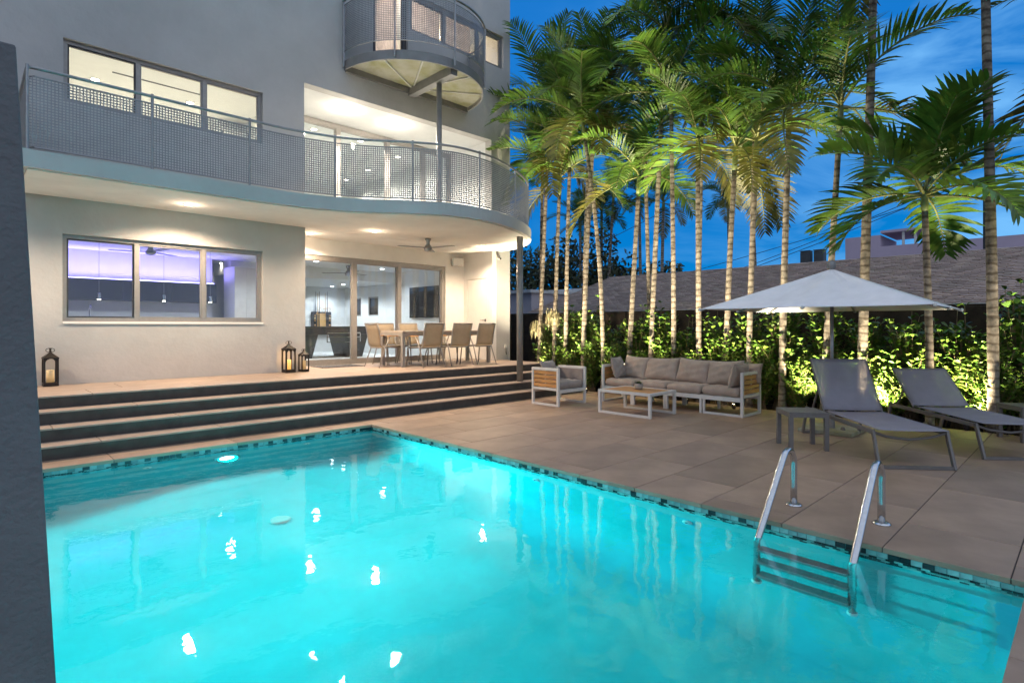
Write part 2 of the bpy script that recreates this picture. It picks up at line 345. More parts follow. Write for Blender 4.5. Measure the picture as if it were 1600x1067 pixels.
# ------------------------------------------------------------------ ground, deck, pool, terrace
PX0, PX1, PY0, PY1 = 0.23, 4.34, 0.26, 7.43              # pool opening
DX0, DX1, DY0 = -2.6, 10.0, -2.4                          # deck
ST = [8.80, 8.48, 8.16, 7.84]                             # nosings, top to bottom
TZ = 0.60; RISE = 0.15; TX1 = 9.72                        # terrace
b = MB()
G = 400
for x0, x1, y0, y1 in ((-G, PX0, -G, G), (PX1, G, -G, G), (PX0, PX1, -G, PY0), (PX0, PX1, PY1, G)):
    b.add([(x0, y0, -0.10), (x1, y0, -0.10), (x1, y1, -0.10), (x0, y1, -0.10)], [(0, 1, 2, 3)])
tag(b.build('ground', M['soil']), kind='structure')
b = MB()
for x0, x1, y0, y1 in ((DX0, PX0, DY0, ST[3] + .1), (PX1, DX1, DY0, ST[3] + .1), (PX0, PX1, DY0, PY0), (PX0, PX1, PY1, ST[3] + .1)):
    b.bx(x0, x1, y0, y1, -0.09, -0.008)
deck = tag(b.build('deck', M['grout'], fix=False), kind='structure')
tile_cache = {}
def tile_piece(parent, x0, x1, y0, y1, z0, z1, m, name='tile', gap=0.0035, edge=0.003):
    x0 += gap; x1 -= gap; y0 += gap; y1 -= gap
    if x1 - x0 < 0.02 or y1 - y0 < 0.02: return
    key = (round(x1 - x0, 3), round(y1 - y0, 3), round(z1 - z0, 3), m.name)
    if key not in tile_cache:
        w, d, h = key[0] / 2, key[1] / 2, key[2]; e = edge
        q = MB(); q.add([(-w, -d, -h), (w, -d, -h), (w, d, -h), (-w, d, -h), (-w, -d, -e), (w, -d, -e), (w, d, -e), (-w, d, -e), (-w + e, -d + e, 0), (w - e, -d + e, 0), (w - e, d - e, 0), (-w + e, d - e, 0)],
                        [(3, 2, 1, 0)] + [(i, (i + 1) % 4, 4 + (i + 1) % 4, 4 + i) for i in range(4)] + [(4 + i, 4 + (i + 1) % 4, 8 + (i + 1) % 4, 8 + i) for i in range(4)] + [(8, 9, 10, 11)])
        tile_cache[key] = q.mesh(name, m, fix=False)
    o = link(name, tile_cache[key], parent); o.location = ((x0 + x1) / 2, (y0 + y1) / 2, z1 + rnd.uniform(-.0005, .0005)); return o
TLX, TLY = 1.27, 0.635
def lay(parent, regions, z0, z1, m, oy, stag=(0, .42, .84)):
    X0 = min(r[0] for r in regions); Y0 = min(r[2] for r in regions); Y1 = max(r[3] for r in regions); X1 = max(r[1] for r in regions)
    j = math.floor((Y0 - oy) / TLY)
    while oy + j * TLY < Y1:
        ya, yb = oy + j * TLY, oy + (j + 1) * TLY; off = stag[j % 3] + 4.34 - 0.61
        i = math.floor((X0 - off) / TLX)
        while off + i * TLX < X1:
            xa, xb = off + i * TLX, off + (i + 1) * TLX
            for r in regions:
                a, bb, c, d = max(xa, r[0]), min(xb, r[1]), max(ya, r[2]), min(yb, r[3])
                if bb - a > 0.03 and d - c > 0.03: tile_piece(parent, a, bb, c, d, z0, z1, m)
            i += 1
        j += 1
ov = 0.012                                                  # the deck tiles overhang the pool wall a little
lay(deck, [(PX1 - ov, DX1, PY0 - 3, ST[3] + 0.02)], -0.035, 0.0, M['tile'], 0.34)
lay(deck, [(DX0, PX1 - ov, DY0, PY0 + ov)], -0.035, 0.0, M['tile'], 0.27)
lay(deck, [(PX0 - 0.6, PX1 - ov, PY1 - ov, ST[3] + 0.02)], -0.035, 0.0, M['tile'], PY1 - ov - 0.1)
lay(deck, [(DX0, PX0 - 0.6, PY0 + ov, ST[3] + 0.02), (PX0 - 0.6, PX0 + ov, PY0 + ov, PY1 - ov)], -0.035, 0.0, M['tile'], 0.34)

# terrace and steps
b = MB(); x0 = DX0
prof = [(ST[3] + .012, -0.09), (ST[3] + .012, RISE - .02), (ST[2] + .012, RISE - .02), (ST[2] + .012, 2 * RISE - .02), (ST[1] + .012, 2 * RISE - .02), (ST[1] + .012, 3 * RISE - .02), (ST[0] + .012, 3 * RISE - .02), (ST[0] + .012, TZ - .02), (11.44, TZ - .02), (11.44, -0.09)]
n = len(prof)
b.add([(x0, y, z) for y, z in prof] + [(TX1 - .01, y, z) for y, z in prof], [tuple(range(n)), tuple(range(n, 2 * n))[::-1]] + [(i, n + i, n + (i + 1) % n, (i + 1) % n) for i in range(n)])
terrace = tag(b.build('terrace', M['grout']), kind='structure')
for k, y in enumerate(ST):
    z = TZ - RISE * k
    xo = -2.6 + (0.4 * k) % TLX - TLX
    while xo < TX1:
        a, c = max(xo, DX0), min(xo + TLX, TX1)
        if c - a > 0.03:
            if k: tile_piece(terrace, a, c, y, y + 0.332, z - .02, z, M['terrace_tile'], 'tread')
            tile_piece(terrace, a, c, y + 0.004, y + 0.0125 + 0.004, z - RISE + (0.0005), z - .021, M['riser'], 'riser', edge=0.0015)
        xo += TLX
xo = -2.6
lay(terrace, [(DX0, TX1, ST[0], 10.395), (4.66, 9.415, 10.395, 11.44)], TZ - .02, TZ, M['terrace_tile'], ST[0])

# pool shell
DEPTH = -1.5
pool = thing('swimming_pool', 'rectangular swimming pool lit turquoise from below with mosaic waterline band', 'pool', (0, 0, 0))
MB().bx(PX0 - .1, PX1 + .1, PY0 - .1, PY1 + .1, DEPTH - .1, DEPTH).build('floor', M['plaster'], pool)
b = MB(); b.bx(PX0 - .1, PX0, PY0 - .1, PY1 + .1, DEPTH - .05, -0.036); b.build('wall', M['plaster'], pool)
b = MB(); b.bx(PX1, PX1 + .1, PY0 - .1, PY1 + .1, DEPTH - .05, -0.036); b.build('wall', M['plaster'], pool)
b = MB(); b.bx(PX0 + .0005, PX1 - .0005, PY0 - .1, PY0, DEPTH - .05, -0.0365); b.build('wall', M['plaster'], pool)
b = MB(); b.bx(PX0 + .0005, PX1 - .0005, PY1, PY1 + .1, DEPTH - .05, -0.0365); b.build('wall', M['plaster'], pool)
CV = 0.45
def cove(side):
    b = MB(); n = 10; prof = [(CV - CV * math.sin(R(90 * i / n)), CV - CV * math.cos(R(90 * i / n))) for i in range(n + 1)]
    rows_ = []
    for d_, h_ in prof:
        z = DEPTH + h_ + .002
        if side == 0: rows_.append([(PX1 - .002 - d_, PY0, z), (PX1 - .002 - d_, PY1, z)])
        elif side == 1: rows_.append([(PX0 + .002 + d_, PY1, z), (PX0 + .002 + d_, PY0, z)])
        elif side == 2: rows_.append([(PX1, PY1 - .002 - d_, z), (PX0, PY1 - .002 - d_, z)])
        else: rows_.append([(PX0, PY0 + .002 + d_, z), (PX1, PY0 + .002 + d_, z)])
    b.add([p for r_ in rows_ for p in r_], [(2 * i, 2 * i + 1, 2 * i + 3, 2 * i + 2) for i in range(n)])
    b.build('cove', M['plaster'], pool, smooth=True, fix=False)
for k in range(4): cove(k)
WZ = -0.078
water = tag(MB().add([(PX0, PY0, WZ), (PX1, PY0, WZ), (PX1, PY1, WZ), (PX0, PY1, WZ)], [(0, 1, 2, 3)]).build('water', M['water']), kind='structure')
# mosaic waterline band: near pieces as parts, the far ones joined
rest_d, rest_l = MB(), MB(); mos_cache = {}
rows = [(-0.0375, -0.0705, 0.062), (-0.0735, -0.100, 0.048), (-0.103, -0.1295, 0.048), (-0.1325, -0.159, 0.048)]
npart = 0
def mosaic_piece(side, a, c, z1, z0, dark, part):
    t = 0.006
    if side == 'x': box = (PX1 - t, PX1 + .002, a, c, z0, z1)
    elif side == 'x2': box = (PX0 - .002, PX0 + t, a, c, z0, z1)
    elif side == 'y': box = (a, c, PY1 - t, PY1 + .002, z0, z1)
    else: box = (a, c, PY0 - .002, PY0 + t, z0, z1)
    if part:
        key = (side, round(c - a, 3), round(z1 - z0, 3), dark)
        cx, cyy, cz = (box[0] + box[1]) / 2, (box[2] + box[3]) / 2, (box[4] + box[5]) / 2
        if key not in mos_cache:
            mos_cache[key] = MB().bx(box[0] - cx, box[1] - cx, box[2] - cyy, box[3] - cyy, box[4] - cz, box[5] - cz).mesh('mosaic_tile', M['mosaic_dark' if dark else 'mosaic_light'], fix=False)
        o = link('mosaic_tile', mos_cache[key], pool); o.location = (cx, cyy, cz)
    else: (rest_d if dark else rest_l).bx(*box)
for side, u0, u1 in (('x', PY0, PY1), ('y', PX0, PX1), ('x2', PY0, PY1), ('y2', PX0, PX1)):
    for ri, (z1, z0, w) in enumerate(rows):
        u = u0 + (w / 2 if ri % 2 else 0) + 0.004
        while u + w < u1:
            dark = rnd.random() < ((0.38, 0.5, 0.55, 0.55)[ri])
            part = side == 'x' and npart < 290 and (ri == 0 and u < 5.2 or ri > 0 and u < 3.6)
            npart += part
            mosaic_piece(side, u, u + w - 0.003, z1, z0, dark, part); u += w
tag(rest_d.build('mosaic_band', M['mosaic_dark'], pool, fix=False), kind='stuff'); tag(rest_l.build('mosaic_band', M['mosaic_light'], pool, fix=False), kind='stuff')
# drain, returns, lamp
d = thing('main_drain', 'round white drain cover on the pool floor', 'drain', (2.3, 5.7, DEPTH))
MB().lathe([(.10, 0), (.10, .015), (.075, .03), (.02, .034)], n=28).build('cover', M['white_metal'], d, smooth=True)
ring = MB().lathe([(.104, 0), (.12, .002), (.12, .008), (.102, .010)], n=28); ring.build('ring', M['plaster'], d)
for lab, loc, rot in (('small round return fitting on the pool wall nearest the ladder', (PX1 - .001, 2.37, -.43), (0, R(-90), 0)),
                      ('small round return fitting on the pool wall opposite the coffee table', (PX1 - .001, 4.1, -.43), (0, R(-90), 0)),
                      ('small round return fitting below the steps, close to the garden wall', (1.5, PY1 - .001, -.40), (R(90), 0, 0)),
                      ('small round return fitting below the steps, close to the pool corner', (3.35, PY1 - .001, -.40), (R(90), 0, 0))):
    f = thing('return_fitting', lab, 'pool fitting', loc, group='pool return fittings'); f.rotation_euler = rot
    MB().lathe([(.045, 0), (.045, .01), (.03, .018), (.014, .02)], n=18).build('flange', M['white_metal'], f)
    MB().lathe([(.013, .0205), (.013, .024)], n=12).build('eyeball', M['dark_frame'], f)
pl = thing('pool_lamp', 'bright underwater lamp set in the pool wall below the steps', 'pool lamp', (2.33, PY1 - .001, -.50)); pl.rotation_euler = (R(90), 0, 0)
MB().lathe([(.15, 0), (.15, .018), (.125, .03), (.115, .03)], n=28).build('rim', M['chrome'], pl, smooth=True)
MB().lathe([(.114, .006), (.114, .026), (.05, .034)], n=28).build('lens', M['poollens'], pl)
lamp('SPOT', 'pool_lamp_light', (0, 0, .06), P_POOL, (0.0, 0.82, 0.84), pl, (R(186), 0, 0), size=0.10, cone=165, blend=1.0)

# ------------------------------------------------------------------ house
house = thing('house', 'white stucco modern house with curved balconies and lit rooms behind steps', 'house', (0, 0, 0))
FY = 10.4; XE = 10.03
S0, S1 = 3.31, 3.52                                         # balcony slab
W1 = (1.05, 3.88, 1.515, 2.785); W2 = (1.06, 3.88, 4.70, 5.62)
MB().wall(DX0, 4.66, TZ - .3, S0, FY, FY + .22, [W1]).build('wall', M['stucco'], house)
MB().wall(DX0, XE, S0, 10.2, FY, FY + .22, [W2, (4.64, 9.39, S1 - .01, 6.03), (6.10, 6.96, 6.76, 8.95), (7.02, 9.80, 7.89, 8.72)]).build('wall', M['stucco'], house)
MB().bx(4.46, 4.66, FY + .22, 11.50, TZ - .3, S0).build('wall', M['stucco'], house)                       # return beside the sliding doors
SL = (5.20 - .54, 8.82, TZ, 2.955)
MB().wall(4.66, 9.42, TZ - .02, S0, 11.50, 11.66, [SL]).build('wall', M['soffit'], house)
DOOR = (10.57, 11.37, TZ, 2.64)
MB().wall(FY, 11.50, TZ - .3, S0, 9.42, 9.56, [DOOR], axis='y').build('wall', M['soffit'], house)
MB().bx(9.56, XE, FY, FY + .2, -0.1, S0).build('wall', M['stucco'], house)                                # pier
MB().wall(FY + .2, 17.9, -0.1, 10.2, XE - .2, XE, [], axis='y').build('wall', M['stucco'], house)         # side wall
MB().bx(DX0, XE, 17.9, 18.1, -0.1, 10.2).build('wall', M['stucco'], house)
MB().bx(DX0 - .2, DX0, FY, 18.1, -0.1, 10.2).build('wall', M['stucco'], house)
MB().bx(DX0 - .2, XE, FY + .22, 17.9, 10.0, 10.2).build('roof', M['stucco'], house)
# balcony slab
edge = catmull([(0.5, 8.70), (1.9, 8.70), (3.1, 8.70), (3.85, 8.64), (4.6, 8.40), (5.3, 7.92), (5.95, 7.58), (6.7, 7.53), (7.45, 7.72), (8.25, 8.10), (8.85, 8.52), (9.35, 9.10), (9.65, 9.75), (9.75, FY - .002)], 6)
outline = [(0.5, FY - .002)] + edge
MB().prism(outline, S0, S1).build('balcony_slab', M['stucco'], house)
inner = [(x + (0.06 if x < 1 else -0.03), y + 0.09) for x, y in edge[:-3]]
MB().prism([(0.56, FY - .03)] + inner + [(9.62, FY - .03)], S0 - 0.012, S0 - .001).build('soffit', M['soffit'], house)
MB().bx(4.66, 9.42, FY, 11.5, S0 - .01, S0 + .15).build('soffit', M['soffit'], house)
# interior shells: white rooms
b = MB()
b.bx(DX0, 4.45, FY + .225, FY + .235, 2.79, 3.0)
b.build('interior_wall', M['white'], house)
MB().bx(DX0, 9.5, 11.67, 17.9, TZ - .05, TZ - .002).build('floor', M['white'], house)
MB().bx(DX0, 4.45, FY + .24, 11.67, TZ - .05, TZ - .002).build('floor', M['white'], house)
MB().bx(DX0, 9.5, 11.67, 14.35, 3.0, 3.1).build('ceiling', M['white'], house)
MB().bx(DX0, 4.45, FY + .24, 11.67, 3.0, 3.1).build('ceiling', M['white'], house)
MB().bx(4.6, 9.5, 14.352, 17.6, 2.70, 3.1).build('ceiling', M['white'], house)
MB().bx(4.95, 9.5, 17.5, 17.62, TZ, 3.1).build('interior_wall', M['white'], house)
MB().wall(11.67, 17.6, TZ - .02, 3.1, 9.22, 9.30, [(15.4, 16.0, 1.76, 2.35), (16.45, 17.05, 1.76, 2.35)], axis='y').build('interior_wall', M['white'], house)
MB().bx(DX0, 4.2, 14.36, 14.45, TZ, 3.1).build('interior_wall', M['white'], house)
MB().bx(4.95, 5.05, 14.40, 17.6, TZ, 2.70).build('interior_wall', M['white'], house)
MB().bx(4.2, 4.95, 15.6, 15.7, TZ, 3.1).build('interior_wall', M['white'], house)
for y0, y1 in ((15.4, 16.0), (16.45, 17.05)):
    w = MB(); w.bx(9.225, 9.255, y0, y1, 1.76, 1.80); w.bx(9.225, 9.255, y0, y1, 2.31, 2.35); w.bx(9.225, 9.255, y0, y0 + .04, 1.80, 2.31); w.bx(9.225, 9.255, y1 - .04, y1, 1.80, 2.31)
    wo = w.build('window', M['aluminium'], house); MB().bx(9.26, 9.27, y0, y1, 1.77, 2.34).build('pane', M['tv'], wo)
# upper floor rooms
MB().bx(DX0, 4.5, FY + .23, 15.2, S1 - .1, S1).build('floor', M['white'], house)
MB().bx(DX0, 4.5, FY + .23, 15.2, 5.9, 6.0).build('ceiling', M['white'], house)
MB().bx(DX0, 4.5, 15.2, 15.3, S1, 5.9).build('interior_wall', M['white'], house)
MB().bx(4.5, 4.64, FY + .22, 15.3, S1, 6.05).build('interior_wall', M['white'], house)
MB().bx(4.64, 9.5, FY + .001, 17.6, S1 - .1, S1 - .012).build('floor', M['white'], house)
MB().bx(4.64, 9.5, FY + .221, 17.6, 6.03, 6.13).build('ceiling', M['white'], house)
MB().bx(9.39, 9.5, FY + .221, 17.6, S1, 6.03).build('interior_wall', M['white'], house)
MB().bx(4.64, 9.39, 17.5, 17.6, S1, 6.03).build('interior_wall', M['white'], house)
MB().bx(4.7, XE - .2, FY + .23, 14.0, 6.65, 6.74).build('floor', M['white'], house)
MB().bx(4.7, XE - .2, FY + .23, 14.0, 8.98, 9.08).build('ceiling', M['white'], house)
MB().bx(4.7, XE - .2, 14.0, 14.1, 6.74, 8.98).build('interior_wall', M['white'], house)

def window(name, rect, Y, ndiv, parent, m, fr=0.055, depth=0.08, gap=0.0, inset=0.07, widths=None):
    x0, x1, z0, z1 = rect; y0 = Y + inset; y1 = y0 + depth
    w = MB(); w.bx(x0, x1, y0, y1, z0, z0 + fr); w.bx(x0, x1, y0, y1, z1 - fr, z1)
    xs = widths or [x0 + (x1 - x0) * i / ndiv for i in range(ndiv + 1)]
    w.bx(x0, x0 + fr, y0, y1, z0 + fr, z1 - fr); w.bx(x1 - fr, x1, y0, y1, z0 + fr, z1 - fr)
    for x in xs[1:-1]: w.bx(x - fr / 2, x + fr / 2, y0 - .004, y1 - .004, z0 + fr, z1 - fr)
    o = w.build(name, m, parent)
    for i in range(len(xs) - 1):
        a = xs[i] + (fr if i == 0 else fr / 2); c = xs[i + 1] - (fr if i == len(xs) - 2 else fr / 2)
        s = MB(); q = 0.022
        s.bx(a, a + q, y0 + .02, y1 - .02, z0 + fr, z1 - fr); s.bx(c - q, c, y0 + .02, y1 - .02, z0 + fr, z1 - fr)
        s.bx(a + q, c - q, y0 + .02, y1 - .02, z0 + fr, z0 + fr + q); s.bx(a + q, c - q, y0 + .02, y1 - .02, z1 - fr - q, z1 - fr)
        s.build('sash', M['dark_frame'] if i == 0 and name == 'window' else m, o)
        p = MB(); ym = (y0 + y1) / 2; p.bx(a + q, c - q, ym - .004, ym + .004, z0 + fr + q, z1 - fr - q); p.build('pane', M['glass'], o)
    return o
window('window', W1, FY, 3, house, M['aluminium'], widths=[1.05, 1.97, 2.93, 3.88])
window('window', W2, FY, 3, house, M['aluminium'], widths=[1.06, 1.99, 2.94, 3.88])
MB().bx(W1[0], W1[1], FY - .02, FY + .05, W1[2] - .035, W1[2] - .002).build('sill', M['soffit'], house)
window('sliding_door', (4.662, 8.82, TZ + .001, 2.954), 11.50, 3, house, M['aluminium'], fr=0.10, inset=0.03, depth=0.1, widths=[4.662, 6.30, 7.47, 8.82])
window('sliding_door', (4.645, 9.385, S1 + .01, 6.02), 12.0, 4, house, M['aluminium'], fr=0.10, inset=0.0, depth=0.1, widths=[4.645, 6.15, 7.45, 8.5, 9.385])
window('balcony_door', (6.102, 6.958, 6.762, 8.94), FY, 1, house, M['dark_frame'], fr=0.09)
window('window', (7.022, 9.798, 7.892, 8.718), FY, 3, house, M['column'], fr=0.07, widths=[7.022, 8.0, 9.0, 9.798])
# blinds on the top floor: gently pleated single cloth
def roller(x0, x1, z0, z1):
    b = MB(); n = 24
    b.add([(x0 + (x1 - x0) * i / n, FY + .27 + .012 * (i % 2), z) for i in range(n + 1) for z in (z0, z1)], [(2 * i, 2 * i + 2, 2 * i + 3, 2 * i + 1) for i in range(n)]); return b
roller(6.2, 6.86, 6.8, 8.9).build('blind', M['curtain'], house)
roller(7.05, 8.0, 7.85, 8.74).build('blind', M['curtain'], house)
roller(8.03, 8.95, 7.85, 8.74).build('blind', M['curtain'], house)
# door in the recess
dr = MB().bx(9.425, 9.455, DOOR[0] + .010, DOOR[1] - .010, TZ + .012, DOOR[3] - .012).build('door', M['soffit'], house)
h = MB(); h.tube([(9.40, 10.66, 1.59), (9.37, 10.66, 1.59), (9.365, 10.78, 1.59)], .011, 8); h.lathe([(.028, 0), (.028, .008)], (0, 0, 0), 12); 
h = MB(); h.tube([(9.425, 10.66, 1.59), (9.375, 10.66, 1.59), (9.368, 10.70, 1.59), (9.368, 10.79, 1.59)], .011, 8); h.bx(9.418, 9.4248, 10.63, 10.69, 1.56, 1.62); h.build('handle', M['steel'], dr)
# columns
MB().lathe([(.066, 0.30), (.066, S0 - .012)], (8.33, 8.34, 0), 24).build('column', M['column'], house, smooth=True)
MB().lathe([(.055, S1), (.055, 6.40)], (7.03, 9.38, 0), 20).build('column', M['column'], house, smooth=True)

# railings of perforated sheet
def arc(poly):
    s = [0]
    for a, c in zip(poly, poly[1:]): s.append(s[-1] + math.dist(a, c))
    return s
def at_s(poly, cum, s):
    s = min(max(s, 0), cum[-1] - 1e-6)
    for i in range(len(cum) - 1):
        if cum[i] <= s <= cum[i + 1]:
            t = (s - cum[i]) / (cum[i + 1] - cum[i]); return tuple(a + (c - a) * t for a, c in zip(poly[i], poly[i + 1]))
def perforated(poly, cum, s0, s1, z0, z1, parent, pitch=0.0345, hole=0.0225):
    nx = max(1, round((s1 - s0 - .01) / pitch)); nz = round((z1 - z0) / pitch); dx = (s1 - s0) / nx; dz = (z1 - z0) / nz
    vs, fs = [], []
    def P(s, z): x, y = at_s(poly, cum, s); return (x, y, z)
    for i in range(nx + 1):
        for j in range(nz + 1): vs.append(P(s0 + i * dx, z0 + j * dz))
    gid = lambda i, j: i * (nz + 1) + j
    ml, mz = (dx - hole) / 2, (dz - hole) / 2
    for i in range(nx):
        for j in range(nz):
            o = len(vs); a, c = s0 + i * dx + ml, s0 + (i + 1) * dx - ml; e, g = z0 + j * dz + mz, z0 + (j + 1) * dz - mz
            vs += [P(a, e), P(c, e), P(c, g), P(a, g)]
            q = [gid(i, j), gid(i + 1, j), gid(i + 1, j + 1), gid(i, j + 1)]
            fs += [(q[k], q[(k + 1) % 4], o + (k + 1) % 4, o + k) for k in range(4)]
    me = bpy.data.meshes.new('mesh_panel'); me.from_pydata(vs, [], fs); me.materials.append(M['mesh'])
    o = link('mesh_panel', me, parent); sd = o.modifiers.new('thickness', 'SOLIDIFY'); sd.thickness = 0.004; sd.offset = 0
    return o
def railing(poly, stops, z_deck, z0, z1, zr, parent_part, post_r=0.018):
    cum = arc(poly)
    for s in stops:
        x, y = at_s(poly, cum, s)
        MB().tube([(x, y, z_deck - .06), (x, y, zr + .03)], post_r, 8).build('post', M['rail'], parent_part)
    for a, c in zip(stops, stops[1:]): perforated(poly, cum, a + .012, c - .012, z0, z1, parent_part)
    for z in (z0 - .008, z1 + .008):
        MB().tube([(x, y, z) for x, y in (at_s(poly, cum, cum[-1] * i / 90) for i in range(91))], .011, 6).build('edge_bar', M['rail'], parent_part)
rail_poly = [(0.56, FY - .02), (0.56, 8.82)] + [(x, y + .07) for x, y in edge[1:-10]] + [(9.30, 9.2), (9.50, 9.65), (9.62, 10.1), (9.64, FY - .02)]
# smooth offset of the slab edge
rp = [(0.56, FY - .03), (0.56, 9.6), (0.56, 8.78)]
for i, (x, y) in enumerate(edge[1:-1]):
    a, c = edge[i], edge[i + 2]; tx, ty = c[0] - a[0], c[1] - a[1]; q = math.hypot(tx, ty); rp.append((x - ty / q * .07, y + tx / q * .07))
rp = [p for p in rp if p[1] < FY - .02] + [(9.68, FY - .02)]
rcum = arc(rp)
hand = MB().tube([(x, y, 4.505) for x, y in (at_s(rp, rcum, rcum[-1] * i / 110) for i in range(111))], .021, 8).build('balcony_railing', M['rail'], house, smooth=True)
lead = FY - .03 - 8.78
stops = [0.02, lead, lead + 1.27, lead + 2.52, lead + 3.80, lead + 5.05, lead + 6.30, lead + 7.60, lead + 8.9, lead + 10.2, rcum[-1] - .02]
stops = [s for s in stops if s < rcum[-1] - .3] + [rcum[-1] - .02]
railing(rp, stops, S1 + .06, 3.575, 4.40, 4.505, hand)
b = MB().tube([(8.75, 8.7, S1), (8.75, 8.7, 3.95), (9.55, 9.9, 4.25)], .02, 8); b.build('bent_pipe', M['rail'], house)
# upper semicircular balcony
UC = (7.03, FY - .002); UR = 1.56
semi = [(UC[0] + UR * math.cos(R(180 + 180 * i / 40)), UC[1] + UR * math.sin(R(180 + 180 * i / 40))) for i in range(41)]
ub = MB().prism(semi, 6.60, 6.66).build('upper_balcony', M['concrete'], house)
b = MB()
for r_, in ((UR + .012,),):
    ring_o = [(UC[0] + r_ * math.cos(R(180 + 180 * i / 48)), UC[1] + r_ * math.sin(R(180 + 180 * i / 48))) for i in range(49)]
    ring_i = [(UC[0] + (r_ - .03) * math.cos(R(180 + 180 * i / 48)), UC[1] + (r_ - .03) * math.sin(R(180 + 180 * i / 48))) for i in range(49)]
    b.prism(ring_o + ring_i[::-1], 6.52, 6.70)
b.build('rim', M['column'], ub)
b = MB(); b.bar((7.03, FY - .02, 6.51), (7.03, FY - UR + .05, 6.51), .16, .17); b.build('beam', M['column'], ub)
b = MB(); b.bx(UC[0] - UR, UC[0] + UR, FY - .06, FY - .004, 6.48, 6.598); b.build('ledger', M['column'], ub)
for a in (215, 245, 290, 325):
    MB().bar((UC[0], UC[1] - .08, 6.585), (UC[0] + (UR - .03) * math.cos(R(a)), UC[1] + (UR - .03) * math.sin(R(a)), 6.585), .025, .03).build('rib', M['white_metal'], ub)
semi_r = [(UC[0] + (UR + .045) * math.cos(R(180 + 180 * i / 60)), UC[1] - .02 + (UR + .045) * math.sin(R(180 + 180 * i / 60))) for i in range(61)]
sc_ = arc(semi_r)
uh = MB().tube([(x, y, 7.86) for x, y in semi_r], .024, 8).build('balcony_railing', M['rail'], house, smooth=True)
railing(semi_r, [0.02, 1.25, 2.45, 3.7, sc_[-1] - .02], 6.62, 6.87, 7.76, 7.86, uh, .02)

# garden wall close to the camera
b = MB(); Ya, Yb = 2.03, 2.30
p = [(-3.2, 0), (0.213, 0), (0.106, 2.208), (-3.2, 2.208)]
b.add([(x, Ya, z) for x, z in p] + [(x - .0, Yb, z) for x, z in p], [(0, 1, 2, 3), (7, 6, 5, 4)] + [(i, 4 + i, 4 + (i + 1) % 4, (i + 1) % 4) for i in range(4)])
tag(b.build('garden_wall', M['garden_wall'], bev=0.006), 'dark rendered garden wall with leaning end beside the pool', 'wall')

# ------------------------------------------------------------------ lights in ceilings
def downlight(label, x, y, z, power, col, m, group, cone=152, size=0.055, r=0.065, dome=0):
    t = thing('recessed_light', label, 'ceiling light', (x, y, z), group=group)
    MB().lathe([(r + .02, 0), (r + .02, -.006), (r, -.010), (r - .004, -.002)], n=20).build('trim', M['white_metal'], t)
    MB().lathe([(r - .006, -.003), (r - .006, -.010), (r * .6, -.016), (r * .15, -.018)], n=20).build('lens', m, t)
    lamp('SPOT', 'recessed_light_beam', (0, 0, -.02), power, col, t, (0, 0, 0), size=size, cone=cone, blend=0.55)
    if dome: lamp('POINT', 'ceiling_fill_light', (0, 0, -.13), power * dome, col, t, size=.03)  # added fill point below the fixture, brightens the ceiling around it
    return t
for lab, x, y in (('round downlight in the soffit above the kitchen window', 2.49, 9.62), ('round downlight in the soffit before the ceiling fan', 5.78, 9.80),
                  ('round downlight in the soffit nearest the grey column', 8.70, 9.95), ('round downlight in the soffit tucked behind the wall end', 5.0, 10.95), ('round downlight in the soffit hidden past the garden wall', -0.7, 9.62)):
    downlight(lab, x, y, S0 - .012, P_TERRACE, WARM, M['lens'], 'downlights under the balcony', dome=.008)
for lab, x, y in (('round downlight above the upper balcony near the wall', 5.80, 11.02), ('round downlight above the upper balcony beside the thin post', 7.07, 11.08)):
    downlight(lab, x, y, 6.029, P_LOGGIA, NEUTRAL, M['lens'], 'downlights in the upper recess', dome=.012)
for i, (x, y, z) in enumerate(((8.2, 13.5, 2.999), (8.06, 14.7, 2.699), (8.26, 15.8, 2.699), (8.4, 16.8, 2.699), (6.1, 13.0, 2.999))):
    downlight(('games room downlight closest to the sliding door', 'second games room downlight from the sliding door', 'third games room downlight from the sliding door', 'games room downlight above the cue rack', 'games room downlight above the pool table')[i], x, y, z, P_ROOM, COOL, M['lens_cool'], 'downlights in the games room', r=0.06)
for i, (x, y) in enumerate(((5.9, 12.7), (7.1, 12.7), (8.5, 13.2), (8.57, 14.9), (8.67, 16.4))):
    downlight(('upstairs downlight just inside the balcony doors', 'upstairs downlight behind the second door panel', 'upstairs downlight, first of the row along the far wall', 'upstairs downlight, middle of the row along the far wall', 'upstairs downlight, last of the row along the far wall')[i], x, y, 6.029, 230, NEUTRAL, M['lens'], 'upstairs room downlights')
for lab, x in (('upstairs room downlight behind the first window pane', 1.74), ('upstairs room downlight behind the middle window pane', 3.28)):
    downlight(lab, x, 12.6, 5.899, 700, (1.0, 0.86, 0.62), M['lens'], 'corner room downlights')
for lab, x in (('kitchen downlight in front of the violet cove', 1.2), ('kitchen downlight beside the tall white cupboard', 4.0)):
    downlight(lab, x, 12.4, 2.999, P_KITCHEN, COOL, M['lens_cool'], 'kitchen downlights', r=0.06)
downlight('hallway downlight beyond the kitchen cupboard', 4.6, 15.0, 3.0, 20, NEUTRAL, M['lens'], 'kitchen downlights', r=0.05)
MB().bx(4.2, 4.95, 14.352, 15.6, 3.012, 3.09).build('ceiling', M['white'], house)
tl = downlight('top floor downlight behind the corner window', 9.0, 11.9, 8.979, 60, (1.0, 0.75, 0.42), M['lens'], 'top floor lights'); lamp('POINT', 'top_floor_glow', (0, 0, -.35), 40, (1.0, 0.72, 0.38), tl, size=.08)
